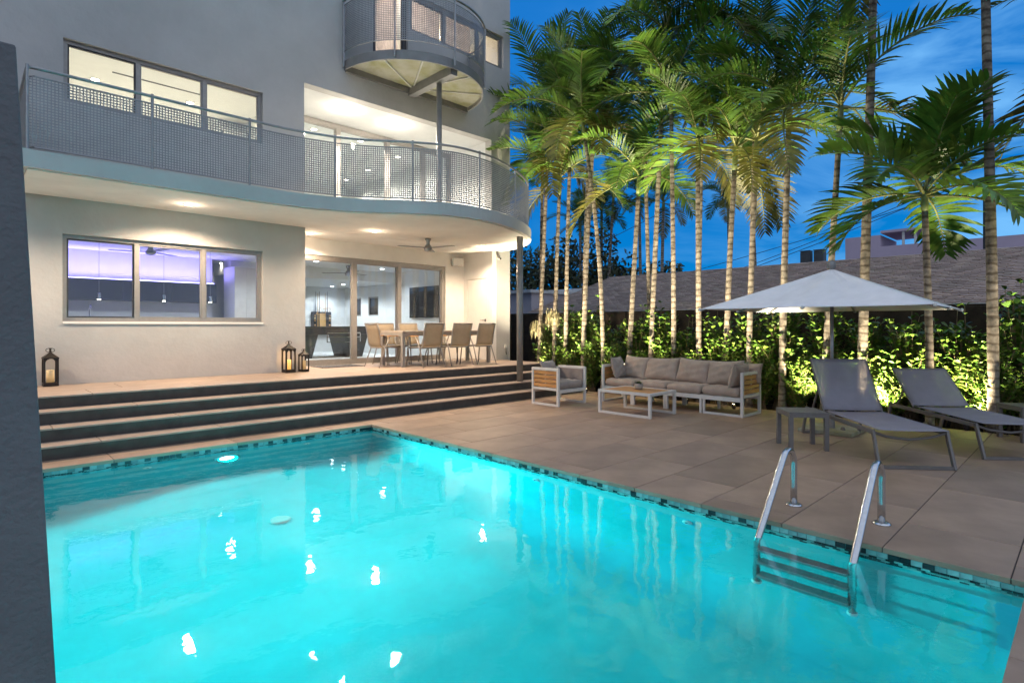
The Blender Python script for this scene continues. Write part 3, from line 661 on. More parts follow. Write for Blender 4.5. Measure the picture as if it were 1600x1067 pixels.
tl = downlight('top floor downlight behind the balcony door', 6.9, 11.6, 8.979, 60, (1.0, 0.85, 0.7), M['lens'], 'top floor lights'); lamp('POINT', 'top_floor_glow', (0, 0, -.6), 110, (1.0, 0.82, 0.66), tl, size=.08)

# ------------------------------------------------------------------ palms
def frond_mesh(L, a0, a1, seed, pairs=27, leaf_l=0.62, leaf_w=0.052, lift=0.40, old=False):
    r = random.Random(seed); b = MB(); N = 14
    pts = [Vector((0, 0, 0))]; tans = []
    for i in range(N):
        t = (i + .5) / N; a = a0 + (a1 - a0) * t ** 1.4; d = Vector((math.cos(a), 0.06 * math.sin(3 * t + seed), math.sin(a))).normalized()
        tans.append(d); pts.append(pts[-1] + d * L / N)
    tans.append(tans[-1])
    b.tube(pts, [0.020 * (1 - .85 * i / N) + .003 for i in range(N + 1)], 5)
    nf_r = len(b.f)
    for k in range(pairs):
        t = 0.15 + 0.85 * (k + .5) / pairs; f = t * N; i = min(int(f), N - 1); p = pts[i].lerp(pts[i + 1], f - i); T = tans[i]
        up = Vector((0, 1, 0)).cross(T) * -1
        if up.z < 0: up = -up
        prof = min(1, (t - .05) / .28) * (1 - max(0, (t - .55) / .45) ** 1.6 * .72)
        for sgn in (-1, 1):
            l = leaf_l * prof * r.uniform(.88, 1.08); w = leaf_w * r.uniform(.8, 1.15) * (0.75 + .25 * prof)
            fwd = 0.45 + 0.75 * t + r.uniform(-.08, .08); lf = lift * r.uniform(.6, 1.3)
            d = (Vector((0, sgn, 0)) + T * fwd + up * lf).normalized(); wd = (T - d * T.dot(d)).normalized()
            q = p.copy(); vs = []; segs = 4; ws = (0.35, 1.0, .9, .6, .04); droop = r.uniform(.35, .95)
            for s in range(segs + 1):
                vs += [q - wd * w * .5 * ws[s], q + wd * w * .5 * ws[s]]
                d2 = (d + Vector((0, 0, -1)) * droop * (s / segs) ** 1.3 * 0.95).normalized(); q = q + d2 * l / segs
                wd = (wd - d2 * wd.dot(d2)).normalized()
            b.add(vs, [(2 * s, 2 * s + 1, 2 * s + 3, 2 * s + 2) for s in range(segs)])
    me = bpy.data.meshes.new('frond'); me.from_pydata(b.v, [], b.f); me.materials.append(M['frond_old' if old else 'frond']); me.materials.append(M['rachis'])
    me.polygons.foreach_set('material_index', [1] * nf_r + [0] * (len(b.f) - nf_r)); me.polygons.foreach_set('use_smooth', [True] * len(b.f)); me.update()
    return me
FROND = {}
for c, (a0, a1) in enumerate(((80, 35), (66, 5), (52, -22), (36, -45), (16, -62), (-14, -78))):
    FROND[c] = [frond_mesh(rnd.uniform(1.85, 2.2), R(a0), R(a1), 17 * c + s, old=(c == 5)) for s in range(3)]
NEARF = {c: [frond_mesh(1.75, R(a0), R(a1), 91 * c + s, pairs=20, leaf_l=0.80, leaf_w=0.092, lift=.42) for s in range(2)] for c, (a0, a1) in enumerate(((72, 20), (50, -15), (34, -40), (12, -58), (-8, -75)))}
def palm(label, x, y, h, lean=(0, 0), r0=0.07, nf=11, scale=1.0, seed=0, shaft=0.55, near=False, group='palms along the fence', mid=(0, 0)):
    r = random.Random(seed * 7 + 3); t = thing('palm_tree', label, 'palm tree', (x, y, 0), group=group)
    pts, rs = [], []
    K = 22
    for i in range(K + 1):
        f = i / K; bend = f ** 1.3; z = -0.12 + (h + .12) * f; m_ = math.sin(math.pi * f)
        pts.append((lean[0] * bend + mid[0] * m_ + .012 * math.sin(5 * f + seed), lean[1] * bend + mid[1] * m_ + .012 * math.cos(4 * f + seed), z)); rs.append(r0 * 0.92 * (1.0 - 0.28 * f) * (1 + .35 * max(0, .06 - f) / .06))
    MB().tube(pts, rs, 12).build('trunk', M['trunk'], t, smooth=True)
    top = Vector(pts[-1]); d = (Vector(pts[-1]) - Vector(pts[-2])).normalized()
    MB().tube([top - d * .02, top + d * shaft * .25, top + d * shaft * .7, top + d * shaft], [rs[-1] * 1.02, rs[-1] * 1.25, rs[-1] * 1.0, rs[-1] * .55], 10).build('crownshaft', M['crownshaft'], t, smooth=True)
    tip = top + d * shaft * .9; lib = NEARF if near else FROND
    a = r.uniform(0, 6.28)
    for i in range(nf):
        cls = min(len(lib) - 1, int(i / nf * len(lib) + r.uniform(-.3, .3))); cls = max(cls, 0)
        me = r.choice(lib[cls]); o = link('frond', me, t)
        o.location = tip - d * (shaft * .25 * i / nf); o.rotation_euler = (r.uniform(-.10, .10), r.uniform(-.10, .10), a); a += 2.399 + r.uniform(-.35, .35)
        s = scale * r.uniform(.9, 1.1); o.scale = (s, s, s)
    return t
rt = (CAM_S, -CAM_C)
ORD = 'first second third fourth fifth sixth seventh eighth ninth tenth eleventh twelfth thirteenth fourteenth fifteenth sixteenth'.split()
#  y, height of trunk, sideways lean at the top, radius
row = [(9.84, 5.5, .22, .065), (9.35, 4.7, .16, .065), (8.97, 5.3, .12, .062), (8.43, 6.0, .26, .068), (7.83, 5.75, -.42, .060), (7.13, 4.35, .20, .066), (6.59, 7.3, .30, .062), (6.04, 5.8, -.05, .058),
       (5.50, 4.75, .00, .064), (4.96, 4.45, .20, .066), (4.50, 4.5, .14, .064), (3.89, 4.95, .10, .070), (3.20, 4.75, .24, .066), (2.65, 8.0, .22, .085), (1.70, 3.15, -.06, .062), (0.99, 6.9, -.10, .075)]
for i, (y, h, ln, r0) in enumerate(row):
    x = 10.5 if i < 14 else 10.2
    lab = 'slender ringed palm, %s in the row by the fence counting from the house' % ORD[i]
    if i == 14: lab = 'short young palm with broad bright green fronds behind the second lounger'
    if i == 13: lab = 'tall thick grey palm trunk behind the umbrella, crown above the picture'
    palm(lab, x, y, h, (rt[0] * ln, rt[1] * ln), r0, seed=i, nf=(11 if i < 11 else 10) if i != 14 else 15, near=(i == 14), scale=(.88 if i == 14 else 1.0), shaft=.55 if i != 14 else .3, mid=((rt[0] * .10, rt[1] * .10) if i == 4 else (0, 0)))
extra = [(11.15, 10.4, 7.0, .1), (11.2, 9.0, 6.7, .2), (11.2, 7.0, 6.6, -.2), (11.2, 5.87, 7.4, .1), (11.2, 4.8, 6.4, .15), (10.9, -0.5, 4.9, .1)]
for i, (x, y, h, ln) in enumerate(extra):
    palm('taller palm set back against the fence, %s of that back row from the house' % ORD[i], x, y, h, (rt[0] * ln, rt[1] * ln), .055, seed=40 + i, nf=10, group='palms in the back row')

# ------------------------------------------------------------------ hedge of round-leaved shrubs
def shrub_meshes(seed, h, w):
    r = random.Random(seed); st, lf = MB(), MB()
    def leaf(p, d, l):
        d = d.normalized(); side = d.cross(Vector((r.uniform(-.4, .4), r.uniform(-.4, .4), 1))).normalized(); nrm = side.cross(d)
        wv = .36 * r.uniform(.85, 1.15)
        P = lambda a, s_, k: p + d * a * l + side * s_ * l + nrm * k * l
        lf.add([P(0, 0, 0), P(.55, 0, -.05), P(1, 0, -.10), P(.38, wv * .72, .03), P(.78, wv, .02), P(.38, -wv * .72, .03), P(.78, -wv, .02)], [(0, 1, 4, 3), (1, 2, 4), (0, 5, 6, 1), (1, 6, 2)])
    for k in range(115):
        base = Vector((r.gauss(0, .05), r.gauss(0, .07), 0)); az = r.uniform(0, 6.283); top = h * r.choice((r.uniform(.25, .75), r.uniform(.55, 1.0), r.uniform(.8, 1.05))); out = w * math.sqrt(r.random()) * (1 if top < h * .8 else .65)
        end = Vector((math.cos(az) * out * .9, math.sin(az) * out, top)); ctl = Vector((end.x * .25, end.y * .25, top * .55))
        if k < 3 and r.random() < .6: end = Vector((r.gauss(0, .12), r.gauss(0, .2), h * r.uniform(1.08, 1.28)))
        pts = [(base * (1 - t) ** 2 + ctl * 2 * t * (1 - t) + end * t * t) for t in (0, .2, .4, .6, .8, 1)]
        st.tube(pts, [.013, .011, .009, .007, .005, .003], 5)
        n = r.randint(9, 13); s0 = .28
        for j in range(n):
            t = s0 + (1 - s0) * j / (n - 1); p = base * (1 - t) ** 2 + ctl * 2 * t * (1 - t) + end * t * t; a = j * 1.62 + r.uniform(-.3, .3)
            ax = (end - ctl).normalized()
            for q in (0, math.pi):
                d = Vector((math.cos(a + q), math.sin(a + q), r.uniform(.15, .75))) + ax * .35
                leaf(p, d, r.uniform(.080, .125))
    return st.mesh('stems', M['stem'], True, fix=False), lf.mesh('foliage', M['leaf'], False, fix=False)
SH = [shrub_meshes(500 + i, h, w) for i, (h, w) in enumerate(((1.72, .52), (1.58, .58), (1.80, .50), (1.48, .58), (1.66, .54)))]
ys = [9.85, 9.15, 8.5, 7.85, 7.2, 6.55, 5.9, 5.25, 4.6, 3.95, 3.3, 2.65, 2.0, 1.35, .7, .05, -.6, -1.3]
NTH = ORD + ['seventeenth', 'eighteenth']
for i, y in enumerate(ys):
    t = thing('shrub', 'leafy round-leaved green shrub, %s in the hedge counting from the house' % NTH[i], 'shrub', (10.86 + rnd.uniform(-.06, .06), y + rnd.uniform(-.08, .08), -.10), rnd.uniform(0, 6.28), group='hedge shrubs')
    s = rnd.uniform(.9, 1.08); t.scale = (s, s, s * rnd.uniform(.95, 1.06))
    st_, lf_ = SH[(i * 2 + i // 5) % 5]
    link('stems', st_, t); tag(link('foliage', lf_, t), kind='stuff')
# second, lower rank filling the hedge foot
for i, y in enumerate([9.5, 8.8, 8.15, 7.5, 6.9, 6.2, 5.6, 4.9, 4.3, 3.6, 3.0, 2.3, 1.7, 1.0, .35, -.3]):
    t = thing('shrub', 'low leafy shrub at the hedge foot, %s counting from the house' % NTH[i], 'shrub', (10.50 + rnd.uniform(-.05, .05), y, -.10), rnd.uniform(0, 6.28), group='low hedge shrubs')
    s = rnd.uniform(.55, .72); t.scale = (s * .9, s * 1.1, s)
    st_, lf_ = SH[(i * 3 + 1) % 5]
    link('stems', st_, t); tag(link('foliage', lf_, t), kind='stuff')

# garden uplights: some real, more added along the row to light palms and hedge
for i, (x, y, pw, tilt) in enumerate(((9.90, 9.4, .9, 3), (9.80, 8.6, 1, 5), (9.72, 7.7, 1, 7), (9.66, 6.44, 1.1, 8), (9.66, 5.3, 1.1, 8), (9.66, 4.4, 1, 8), (10.0, 3.35, .6, 36), (10.02, 2.35, .9, 38), (10.0, 1.25, .6, 34), (9.94, .25, .6, 20))):
    t = thing('garden_uplight', 'small garden uplight at the hedge foot, %s counting from the house' % ORD[i], 'garden light', (x, y, -.10), group='garden uplights')
    MB().lathe([(.008, 0), (.008, .1)], n=8).build('spike', M['black'], t)
    MB().lathe([(.02, .1), (.035, .13), (.035, .19), (.03, .19)], n=14, cap=False).build('body', M['black'], t)
    MB().lathe([(.030, .182), (.030, .186)], n=14).build('lens', M['uplens'], t)
    lamp('SPOT', 'garden_uplight_beam', (0, 0, .21), P_UP * pw, (1.0, 0.87, 0.60), t, (R(180), R(tilt), 0), size=0.03, cone=84, blend=.9)

# fence
fence = thing('fence', 'dark brown screened fence behind the hedge', 'fence', (11.62, 0, -.1))
for i in range(9):
    y0 = -4 + i * 2.0
    MB().bx(-.02, .02, y0 + .04, y0 + 1.96, 0, 1.86).build('panel', M['fence'], fence)
    MB().bx(-.045, .045, y0 - .04, y0 + .04, 0, 1.90).build('post', M['fence'], fence)
MB().bx(-.03, .03, -4, 14, 1.862, 1.90).build('cap_rail', M['fence'], fence)

# ------------------------------------------------------------------ neighbour houses, roof, far things
nb = thing('neighbour_house', 'low neighbouring house with large grey-brown shingle roof beyond the fence', 'house', (0, 0, 0))
EX, EZ, RX, RZ = 15.0, 1.95, 20.3, 3.62; GY0, GY1 = -6.0, 14.7
MB().bx(EX + .5, 25.0, GY0 + .3, GY1 - .3, -.1, EZ + .05).build('wall', M['neighbour'], nb)
b = MB(); b.add([(EX, GY0, EZ - .06), (RX, GY0, RZ - .06), (2 * RX - EX, GY0, EZ - .06), (EX, GY1, EZ - .06), (RX, GY1, RZ - .06), (2 * RX - EX, GY1, EZ - .06)], [(0, 1, 2), (5, 4, 3), (0, 3, 4, 1), (1, 4, 5, 2), (2, 5, 3, 0)])
roof = b.build('roof', M['shingle'], nb)
MB().bx(EX - .10, EX - .005, GY0, GY1, EZ - .12, EZ - .03).build('gutter', M['gutter'], nb)
slope = math.atan2(RZ - EZ, RX - EX); run = math.hypot(RX - EX, RZ - EZ); NR = 36; ex = run / NR; sw = 0.30
rest = MB(); cand = []
ux, uz = math.cos(slope), math.sin(slope)
for i in range(NR):
    y = GY0 + (i % 2) * sw / 2 + rnd.uniform(-.03, .03)
    while y < GY1 - .02:
        w = min(sw, GY1 - y); cand.append((i, y, w, rnd.uniform(-.004, .006))); y += sw
def shingle_box(i, y, w, dz):
    s0, s1 = i * ex - .015, (i + 1) * ex + .02; lo, hi = 0.030 + dz, 0.006
    P = lambda s_, y_, h_: (EX + s_ * ux - h_ * uz, y_, EZ - .06 + s_ * uz + h_ * ux)
    return [P(s0, y + .014, -.01), P(s0, y + w - .014, -.01), P(s0, y + .014, lo), P(s0, y + w - .014, lo), P(s1, y + .014, hi), P(s1, y + w - .014, hi)], [(0, 1, 3, 2), (2, 3, 5, 4), (0, 2, 4), (1, 5, 3)]
cand.sort(key=lambda c_: (EX + c_[0] * ex) + c_[1] * .9 + (0 if c_[1] > .6 else 5))
for k, c_ in enumerate(cand):
    v, f = shingle_box(*c_)
    if k < 280: MB().add(v, f).build('shingle', M['shingle'], roof, fix=False)
    else: rest.add(v, f)
tag(rest.build('shingle_field', M['shingle'], roof, fix=False), kind='stuff')
wb = thing('white_building', 'long pale flat-roofed building left of the shingle roof, beyond the fence', 'building', (0, 0, 0))
MB().bx(15.5, 22, 14.9, 24, -.1, 2.70).build('wall', M['neighbour'], wb)
MB().bx(15.35, 22.1, 14.8, 24.1, 2.70, 2.82).build('roof', M['gutter'], wb)
MB().bx(19.0, 21.6, 15.0, 19, 2.82, 3.05).build('parapet', M['gutter'], wb)
lb = thing('lilac_building', 'distant lilac flat-roofed building with an open rooftop shelter', 'building', (0, 0, 0))
MB().bx(40, 50, 1.0, 11.0, -.1, 6.25).build('wall', M['lilac'], lb)
MB().bx(40.0, 44, 9.1, 11.01, 6.25, 6.95).build('stair_block', M['lilac'], lb)
MB().bx(40.0, 44, 6.6, 9.1, 7.05, 7.2).build('shelter_roof', M['lilac'], lb)
for y in (6.75, 7.3, 7.9): MB().bx(40.1, 40.22, y, y + .12, 6.25, 7.05).build('post', M['gutter'], lb)
MB().bx(39.97, 39.999, 9.7, 10.1, 6.35, 6.6).build('lit_window', M['lit'], lb)
MB().bx(46, 56, -4, 3.5, -.1, 6.4).build('wall', M['lilac'], lb)
for lab, y in (('dark boxy unit on the ridge, nearer the umbrella tip', 6.55), ('dark boxy unit on the ridge, further from the umbrella tip', 6.98)):
    t = thing('roof_unit', lab, 'roof unit', (21.0, y, 3.3), group='roof units')
    MB().bx(-.16, .16, -.16, .16, 0, .70).build('body', M['tank'], t, bev=.03); MB().bx(-.17, .17, -.17, .17, .705, .74).build('lid', M['tank'], t, bev=.02)
for i, (a, c) in enumerate((((28, 18.5, 3.77), (28, 1.0, 7.45)), ((28, 17, 3.13), (28, 3.5, 7.22)), ((28, 17, 2.98), (28, 3.5, 7.02)), ((24, 24.5, 4.0), (24, 7.0, 9.4)))):
    a, c = Vector(a), Vector(c); pts = [a.lerp(c, k / 12) - Vector((0, 0, .25 * math.sin(math.pi * k / 12))) for k in range(13)]
    tag(MB().tube(pts, .014, 5).build('power_line', M['wire']), ('highest black power line crossing the sky behind the palms', 'middle black power line crossing the sky behind the palms', 'lowest black power line crossing the sky behind the palms', 'power line rising behind the palms beside the balcony')[i], 'power line', 'power lines')
t = thing('street_lamp', 'distant street lamp post at the picture edge above the shingle roof', 'street lamp', (40, 0.8, 0))
MB().tube([(-4, 3.0, 0), (-4, 3.0, 8.2)], .06, 8).build('post', M['wire'], t); MB().lathe([(.05, 0), (.28, .12), (.3, .3), (.05, .42)], (-4, 3.0, 8.2), 12).build('head', M['wire'], t)
# far palms and trees
for i, (x, y, h) in enumerate(((26, 15.7, 7.4), (26, 10.7, 8.2), (30, 13.8, 7.9), (28, 18.2, 8.6), (27, 19.9, 8.6), (27.5, 20.6, 7.9), (27, 21.8, 7.2))):
    palm('distant dark palm over the rooftops, %s counting from the umbrella' % ORD[(2, 0, 1, 3, 4, 5, 6)[i]], x, y, h, (rt[0] * rnd.uniform(-.6, .6), rt[1] * rnd.uniform(-.6, .6)), .11, seed=80 + i, nf=13, scale=1.15, group='distant palms')
def tree(label, x, y, h, w, seed, z0=0.8):
    r = random.Random(seed); t = thing('broadleaf_tree', label, 'tree', (x, y, -.1), group='distant trees'); b = MB()
    b.tube([(0, 0, 0), (.1, 0, h * .3), (.0, .1, h * .55)], [.22, .17, .1], 8)
    for k in range(6):
        a = k * 1.05 + r.random(); b.tube([(0, .05, h * (.3 + .04 * k)), (math.cos(a) * w * .6, math.sin(a) * w * .6, h * (.6 + .05 * k))], [.1, .03], 6)
    b.build('trunk', M['wood'], t, smooth=True); b = MB()
    blobs = [(Vector((r.gauss(0, w * .45), r.gauss(0, w * .45), h * r.uniform(.3, .9))), r.uniform(.28, .5) * w) for _ in range(16)]
    for c_, rr in blobs:
        for _ in range(170):
            d = Vector((r.gauss(0, 1), r.gauss(0, 1), r.gauss(0, 1))).normalized(); p = c_ + d * rr * r.uniform(.55, 1.08); a = Vector((r.gauss(0, 1), r.gauss(0, 1), r.gauss(0, 1))).normalized(); e_ = d.cross(a).normalized(); s = r.uniform(.10, .22)
            b.add([p - a * s, p + e_ * s * .5, p + a * s, p - e_ * s * .5], [(0, 1, 2, 3)])
    tag(b.build('crown', M['far_leaf'], t, fix=False), kind='stuff'); return t
tree('dark bushy tree behind the pale building, nearest the grey column', 27, 27.0, 6.2, 2.6, 1)
tree('dark bushy tree behind the pale building, tallest of the clump', 28, 24.5, 7.4, 2.8, 2)
tree('dark bushy tree behind the pale building, at the gable of the shingle roof', 29, 22.0, 6.0, 2.6, 3)
tree('small dark shrub top showing over the shingle ridge', 23, 8.0, 4.0, .9, 4)
tree('dark tree filling the gap below the distant palms', 31, 19.8, 5.6, 2.2, 5)

# ferns hanging on two palms
for lab, x, y, z in (('pale fern clump hanging on the palm trunk nearest the column', 10.43, 9.82, 1.35), ('pale fern clump hanging on the second palm trunk', 10.43, 9.30, 1.62)):
    t = thing('hanging_fern', lab, 'fern', (x, y, z), group='ferns on palm trunks'); b = MB(); r = random.Random(int(y * 100))
    for _ in range(90):
        a = r.uniform(0, 6.28); p = Vector((math.cos(a) * .08, math.sin(a) * .08, r.uniform(-.05, .22))); d = Vector((math.cos(a), math.sin(a), r.uniform(-.2, .9))) * r.uniform(.04, .10); w = r.uniform(.006, .016); q = Vector((-math.sin(a), math.cos(a), 0)) * w
        dr_ = Vector((0, 0, -r.uniform(.08, .34)))
        b.add([p - q, p + q, p + d + q, p + d - q, p + d * 1.4 + dr_ * .6 + q * .8, p + d * 1.4 + dr_ * .6 - q * .8, p + d * 1.3 + dr_], [(0, 1, 2, 3), (3, 2, 4, 5), (5, 4, 6)])
    b.build('fronds', M['moss'], t, fix=False); tag(t.children[0], kind='stuff')

# ------------------------------------------------------------------ furniture on the deck
def cushion_mesh(w, h, t, m, n=14, p=3.0, q=0.55, seed=0, wrinkle=.013, pinch=.15):
    r = random.Random(seed); b = MB(); N = n + 1; ph = [r.uniform(0, 6) for _ in range(6)]
    def P(i, j, sgn):
        u, v = 2 * i / n - 1, 2 * j / n - 1; k = max(0, (1 - abs(u) ** p) * (1 - abs(v) ** p)) ** q
        pu = 1 - pinch * (1 - abs(v) ** 2) * 0; x = u * w / 2 * (1 - pinch * (1 - v * v) * .6); y = v * h / 2 * (1 - pinch * (1 - u * u) * .6)
        wr = wrinkle * (math.sin(7 * u + 3 * v + ph[0]) * math.sin(4 * v + ph[1]) + .7 * math.sin(11 * v - 5 * u + ph[2])) * k
        return (x, y, sgn * (t / 2 * k) + wr)
    vs = [P(i, j, 1) for i in range(N) for j in range(N)] + [P(i, j, -1) for i in range(N) for j in range(N)]
    fs = []
    for i in range(n):
        for j in range(n):
            a = i * N + j; fs.append((a, a + N, a + N + 1, a + 1)); c_ = N * N + a; fs.append((c_, c_ + 1, c_ + N + 1, c_ + N))
    b.add(vs, fs); return b.mesh('cushion', m, True)
def seat_cushion(name, cx, cy_, cz, w, d, t, parent, m, seed=0):
    o = link(name, cushion_mesh(w, d, t, m, n=18, p=14, q=.35, seed=seed, wrinkle=.006, pinch=.0), parent); o.location = (cx, cy_, cz); return o

def pillow(label, loc, w, h, t, yaw, tilt, roll=0, m=None, seed=0, group=None):
    o = thing('pillow', label, 'pillow', loc, group=group)
    me = cushion_mesh(w, h, t, m or M['fabric'], seed=seed); c_ = link('cover', me, o); rim = MB()
    o.rotation_mode = 'QUATERNION'
    q = Matrix.Rotation(yaw, 4, 'Z') @ Matrix.Rotation(tilt, 4, 'X') @ Matrix.Rotation(roll, 4, 'Z'); o.rotation_quaternion = q.to_quaternion()
    pts = []
    for k in range(40):
        a = 2 * math.pi * k / 40; u = max(-1, min(1, 1.42 * math.cos(a))); v = max(-1, min(1, 1.42 * math.sin(a))); pts.append((u * w / 2 * (1 - .09 * (1 - v * v)), v * h / 2 * (1 - .09 * (1 - u * u)), 0))
    rim.tube(pts, .0055, 6, closed=True).build('piping', M['piping'], o, smooth=True); return o

# four-seat sofa, facing the pool (-X); local y runs along it
sofa = thing('sofa', 'four-seat outdoor sofa with white frame, teak arms and taupe seat cushions', 'sofa', (8.83, 3.87, 0))
SLn, SD, AH = 2.75, .70, .705; T = .045
def sofa_arm(parent, y0, y1, outer, slat=True):
    f = MB()
    for x in (0, SD - T): f.bx(x, x + T, y0, y1, 0, AH)
    f.bx(T, SD - T, y0, y1, AH - T, AH); f.bx(T, SD - T, y0, y1, .30, .30 + T); f.bx(T, SD - T, y0, y1, 0, T * .8)
    a = f.build('arm', M['white_metal'], parent, bev=.004)
    ym = (y0 + y1) / 2
    for k in range(4):
        z0 = .30 + T + .012 + k * .0765
        MB().bx(T + .004, SD - T - .004, ym - .012, ym + .012, z0, z0 + .064).build('slat', M['teak'], a, bev=.003)
    MB().bx(SD / 2 - .015, SD / 2 + .015, ym - .008, ym + .008, .345, AH - T).build('brace', M['white_metal'], a)
    return a
sofa_arm(sofa, 0, T, -1); sofa_arm(sofa, SLn - T, SLn, 1)
for q in ((0.002, T, T, SLn - T, .235, .30), (SD - T, SD - .002, T, SLn - T, .235, .30), (SD - T, SD - .002, T, SLn - T, .62, .665)) + tuple((T, SD - T, y - .03, y + .03, .24, .295) for y in (.69, 1.37, 2.05)):
    MB().bx(*q).build('frame_rail', M['white_metal'], sofa, bev=.004)
MB().bx(SD - .035, SD - .02, T, SLn - T, .30, .62).build('back_panel', M['fabric_shaded'], sofa)
MB().bx(.05, SD - .05, T, SLn - T, .296, .305).build('seat_deck', M['white_metal'], sofa)
MB().bx(.004, .03, .045, .68, 0, .036).build('sled_bar', M['white_metal'], sofa, bev=.004); MB().bx(.004, .04, .645, .68, .036, .235).build('leg', M['white_metal'], sofa, bev=.004)
for y in (.70, 1.335, 1.38, 2.02, 2.06):
    for x in (.004, SD - .05): MB().bx(x, x + .045, y, y + .04, 0, .235).build('leg', M['white_metal'], sofa, bev=.004)
for k in range(4): seat_cushion('seat_cushion', .33, .39 + k * .657, .375, .66, .652, .15, sofa, M['fabric'], k)
X = 8.83; Yb_ = 3.87
for i, (dy, yaw, w) in enumerate(((.55, .10, .62), (1.12, -.07, .70), (1.76, .05, .72), (2.33, -.16, .64))):
    pillow('taupe back pillow on the sofa, %s counting from the house' % ORD[3 - i], (X + .53, Yb_ + dy, .64), w, .46, .22, R(-90) + yaw, R(66 + 4 * (i % 2)), roll=(.04, -.05, .03, -.04)[i], seed=i, group='sofa back pillows')
pillow('square taupe pillow leaning on the sofa arm nearest the umbrella', (X + .27, Yb_ + .19, .635), .44, .42, .17, R(180) - .12, R(74), seed=8, group='sofa arm pillows')
pillow('square taupe pillow leaning on the sofa arm nearest the house', (X + .27, Yb_ + SLn - .20, .645), .44, .43, .17, R(0) + .18, R(74), seed=9, m=M['fabric_shaded'], group='sofa arm pillows')
pillow('small pillow end peeping over the sofa corner by the teak arm', (X + .60, Yb_ + .13, .66), .36, .34, .14, R(-90), R(80), seed=10, group='sofa arm pillows')

# armchair, facing the camera side (-Y)
ac = thing('armchair', 'outdoor armchair with white frame, teak slatted sides and shade-darkened seat', 'armchair', (7.64, 6.68, 0))
AW, AD = .80, .66
def chair_side(x0, x1):
    f = MB()
    for y in (0, AD - T): f.bx(x0, x1, y, y + T, 0, .68)
    f.bx(x0, x1, T, AD - T, .68 - T, .68); f.bx(x0, x1, T, AD - T, .28, .28 + T); f.bx(x0, x1, T, AD - T, 0, .036)
    a = f.build('arm', M['white_metal'], ac, bev=.004); xm = (x0 + x1) / 2
    for k in range(4):
        z0 = .325 + .010 + k * .0765; MB().bx(xm - .012, xm + .012, T + .004, AD - T - .004, z0, z0 + .064).build('slat', M['teak'], a, bev=.003)
    MB().bx(xm - .008, xm + .008, AD / 2 - .012, AD / 2 + .012, .326, .635).build('brace', M['white_metal'], a)
chair_side(0, T); chair_side(AW - T, AW)
for y0, y1, z0, z1 in ((.003, T, .235, .29), (AD - T, AD - .003, .235, .29), (AD - T, AD - .003, .62, .66)): MB().bx(T, AW - T, y0, y1, z0, z1).build('frame_rail', M['white_metal'], ac, bev=.004)
MB().bx(T, AW - T, AD - .04, AD - .02, .29, .62).build('back_panel', M['fabric_shaded'], ac)
MB().bx(AW - T - .02, AW - T - .004, T, AD - T, .30, .64).build('side_panel', M['fabric_shaded'], ac)
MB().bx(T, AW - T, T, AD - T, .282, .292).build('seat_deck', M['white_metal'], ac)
seat_cushion('seat_cushion', AW / 2, .31, .365, .69, .58, .15, ac, M['fabric_shaded'], 20)
pillow('shade-darkened taupe pillow standing in the armchair', (7.64 + .30, 6.68 + .47, .60), .50, .42, .18, .25, R(70), seed=12, m=M['fabric_shaded'])

# coffee table
ct = thing('coffee_table', 'low white-framed coffee table with teak plank top', 'coffee table', (7.68, 4.82, 0)); TX, TY, TH = .78, 1.01, .39
for y in (0, TY - T):
    for x in (0, TX - T): MB().bx(x, x + T, y, y + T, 0, TH).build('leg', M['white_metal'], ct, bev=.003)
for x in (0, TX - T): f = MB(); f.bx(x, x + T, T, TY - T, 0, .036); f.build('sled_bar', M['white_metal'], ct, bev=.003)
f = MB(); f.bx(T, TX - T, 0, T, TH - T, TH); f.bx(T, TX - T, TY - T, TY, TH - T, TH); f.bx(0, T, T, TY - T, TH - T, TH); f.bx(TX - T, TX, T, TY - T, TH - T, TH); f.build('top_frame', M['white_metal'], ct, bev=.003)
for k in range(8):
    x0 = T + .003 + k * (TX - 2 * T - .006) / 8; MB().bx(x0 + .001, x0 + (TX - 2 * T - .006) / 8 - .002, T + .003, TY - T - .003, TH - .022, TH - .004).build('plank', M['teak'], ct)
pt = thing('potted_succulent', 'small stoneware pot with green succulent on the coffee table', 'potted plant', (8.13, 5.33, TH))
MB().lathe([(.052, 0), (.068, .015), (.07, .10), (.062, .10), (.058, .088)], n=18).build('pot', M['pot'], pt, smooth=True)
b = MB(); r = random.Random(5)
for k in range(46):
    a = k * 2.4; rr = .005 + .048 * (k / 46); p = Vector((math.cos(a) * rr, math.sin(a) * rr, .085)); d = Vector((math.cos(a) * (.3 + k / 46), math.sin(a) * (.3 + k / 46), 1.2 - k / 60)).normalized(); s_ = Vector((-math.sin(a), math.cos(a), 0)) * .008; l = .06
    b.add([p - s_, p + s_, p + d * l * .6 + s_ * 1.3, p + d * l, p + d * l * .6 - s_ * 1.3], [(0, 1, 2, 3, 4)])
b.build('plant', M['succulent'], pt, fix=False)

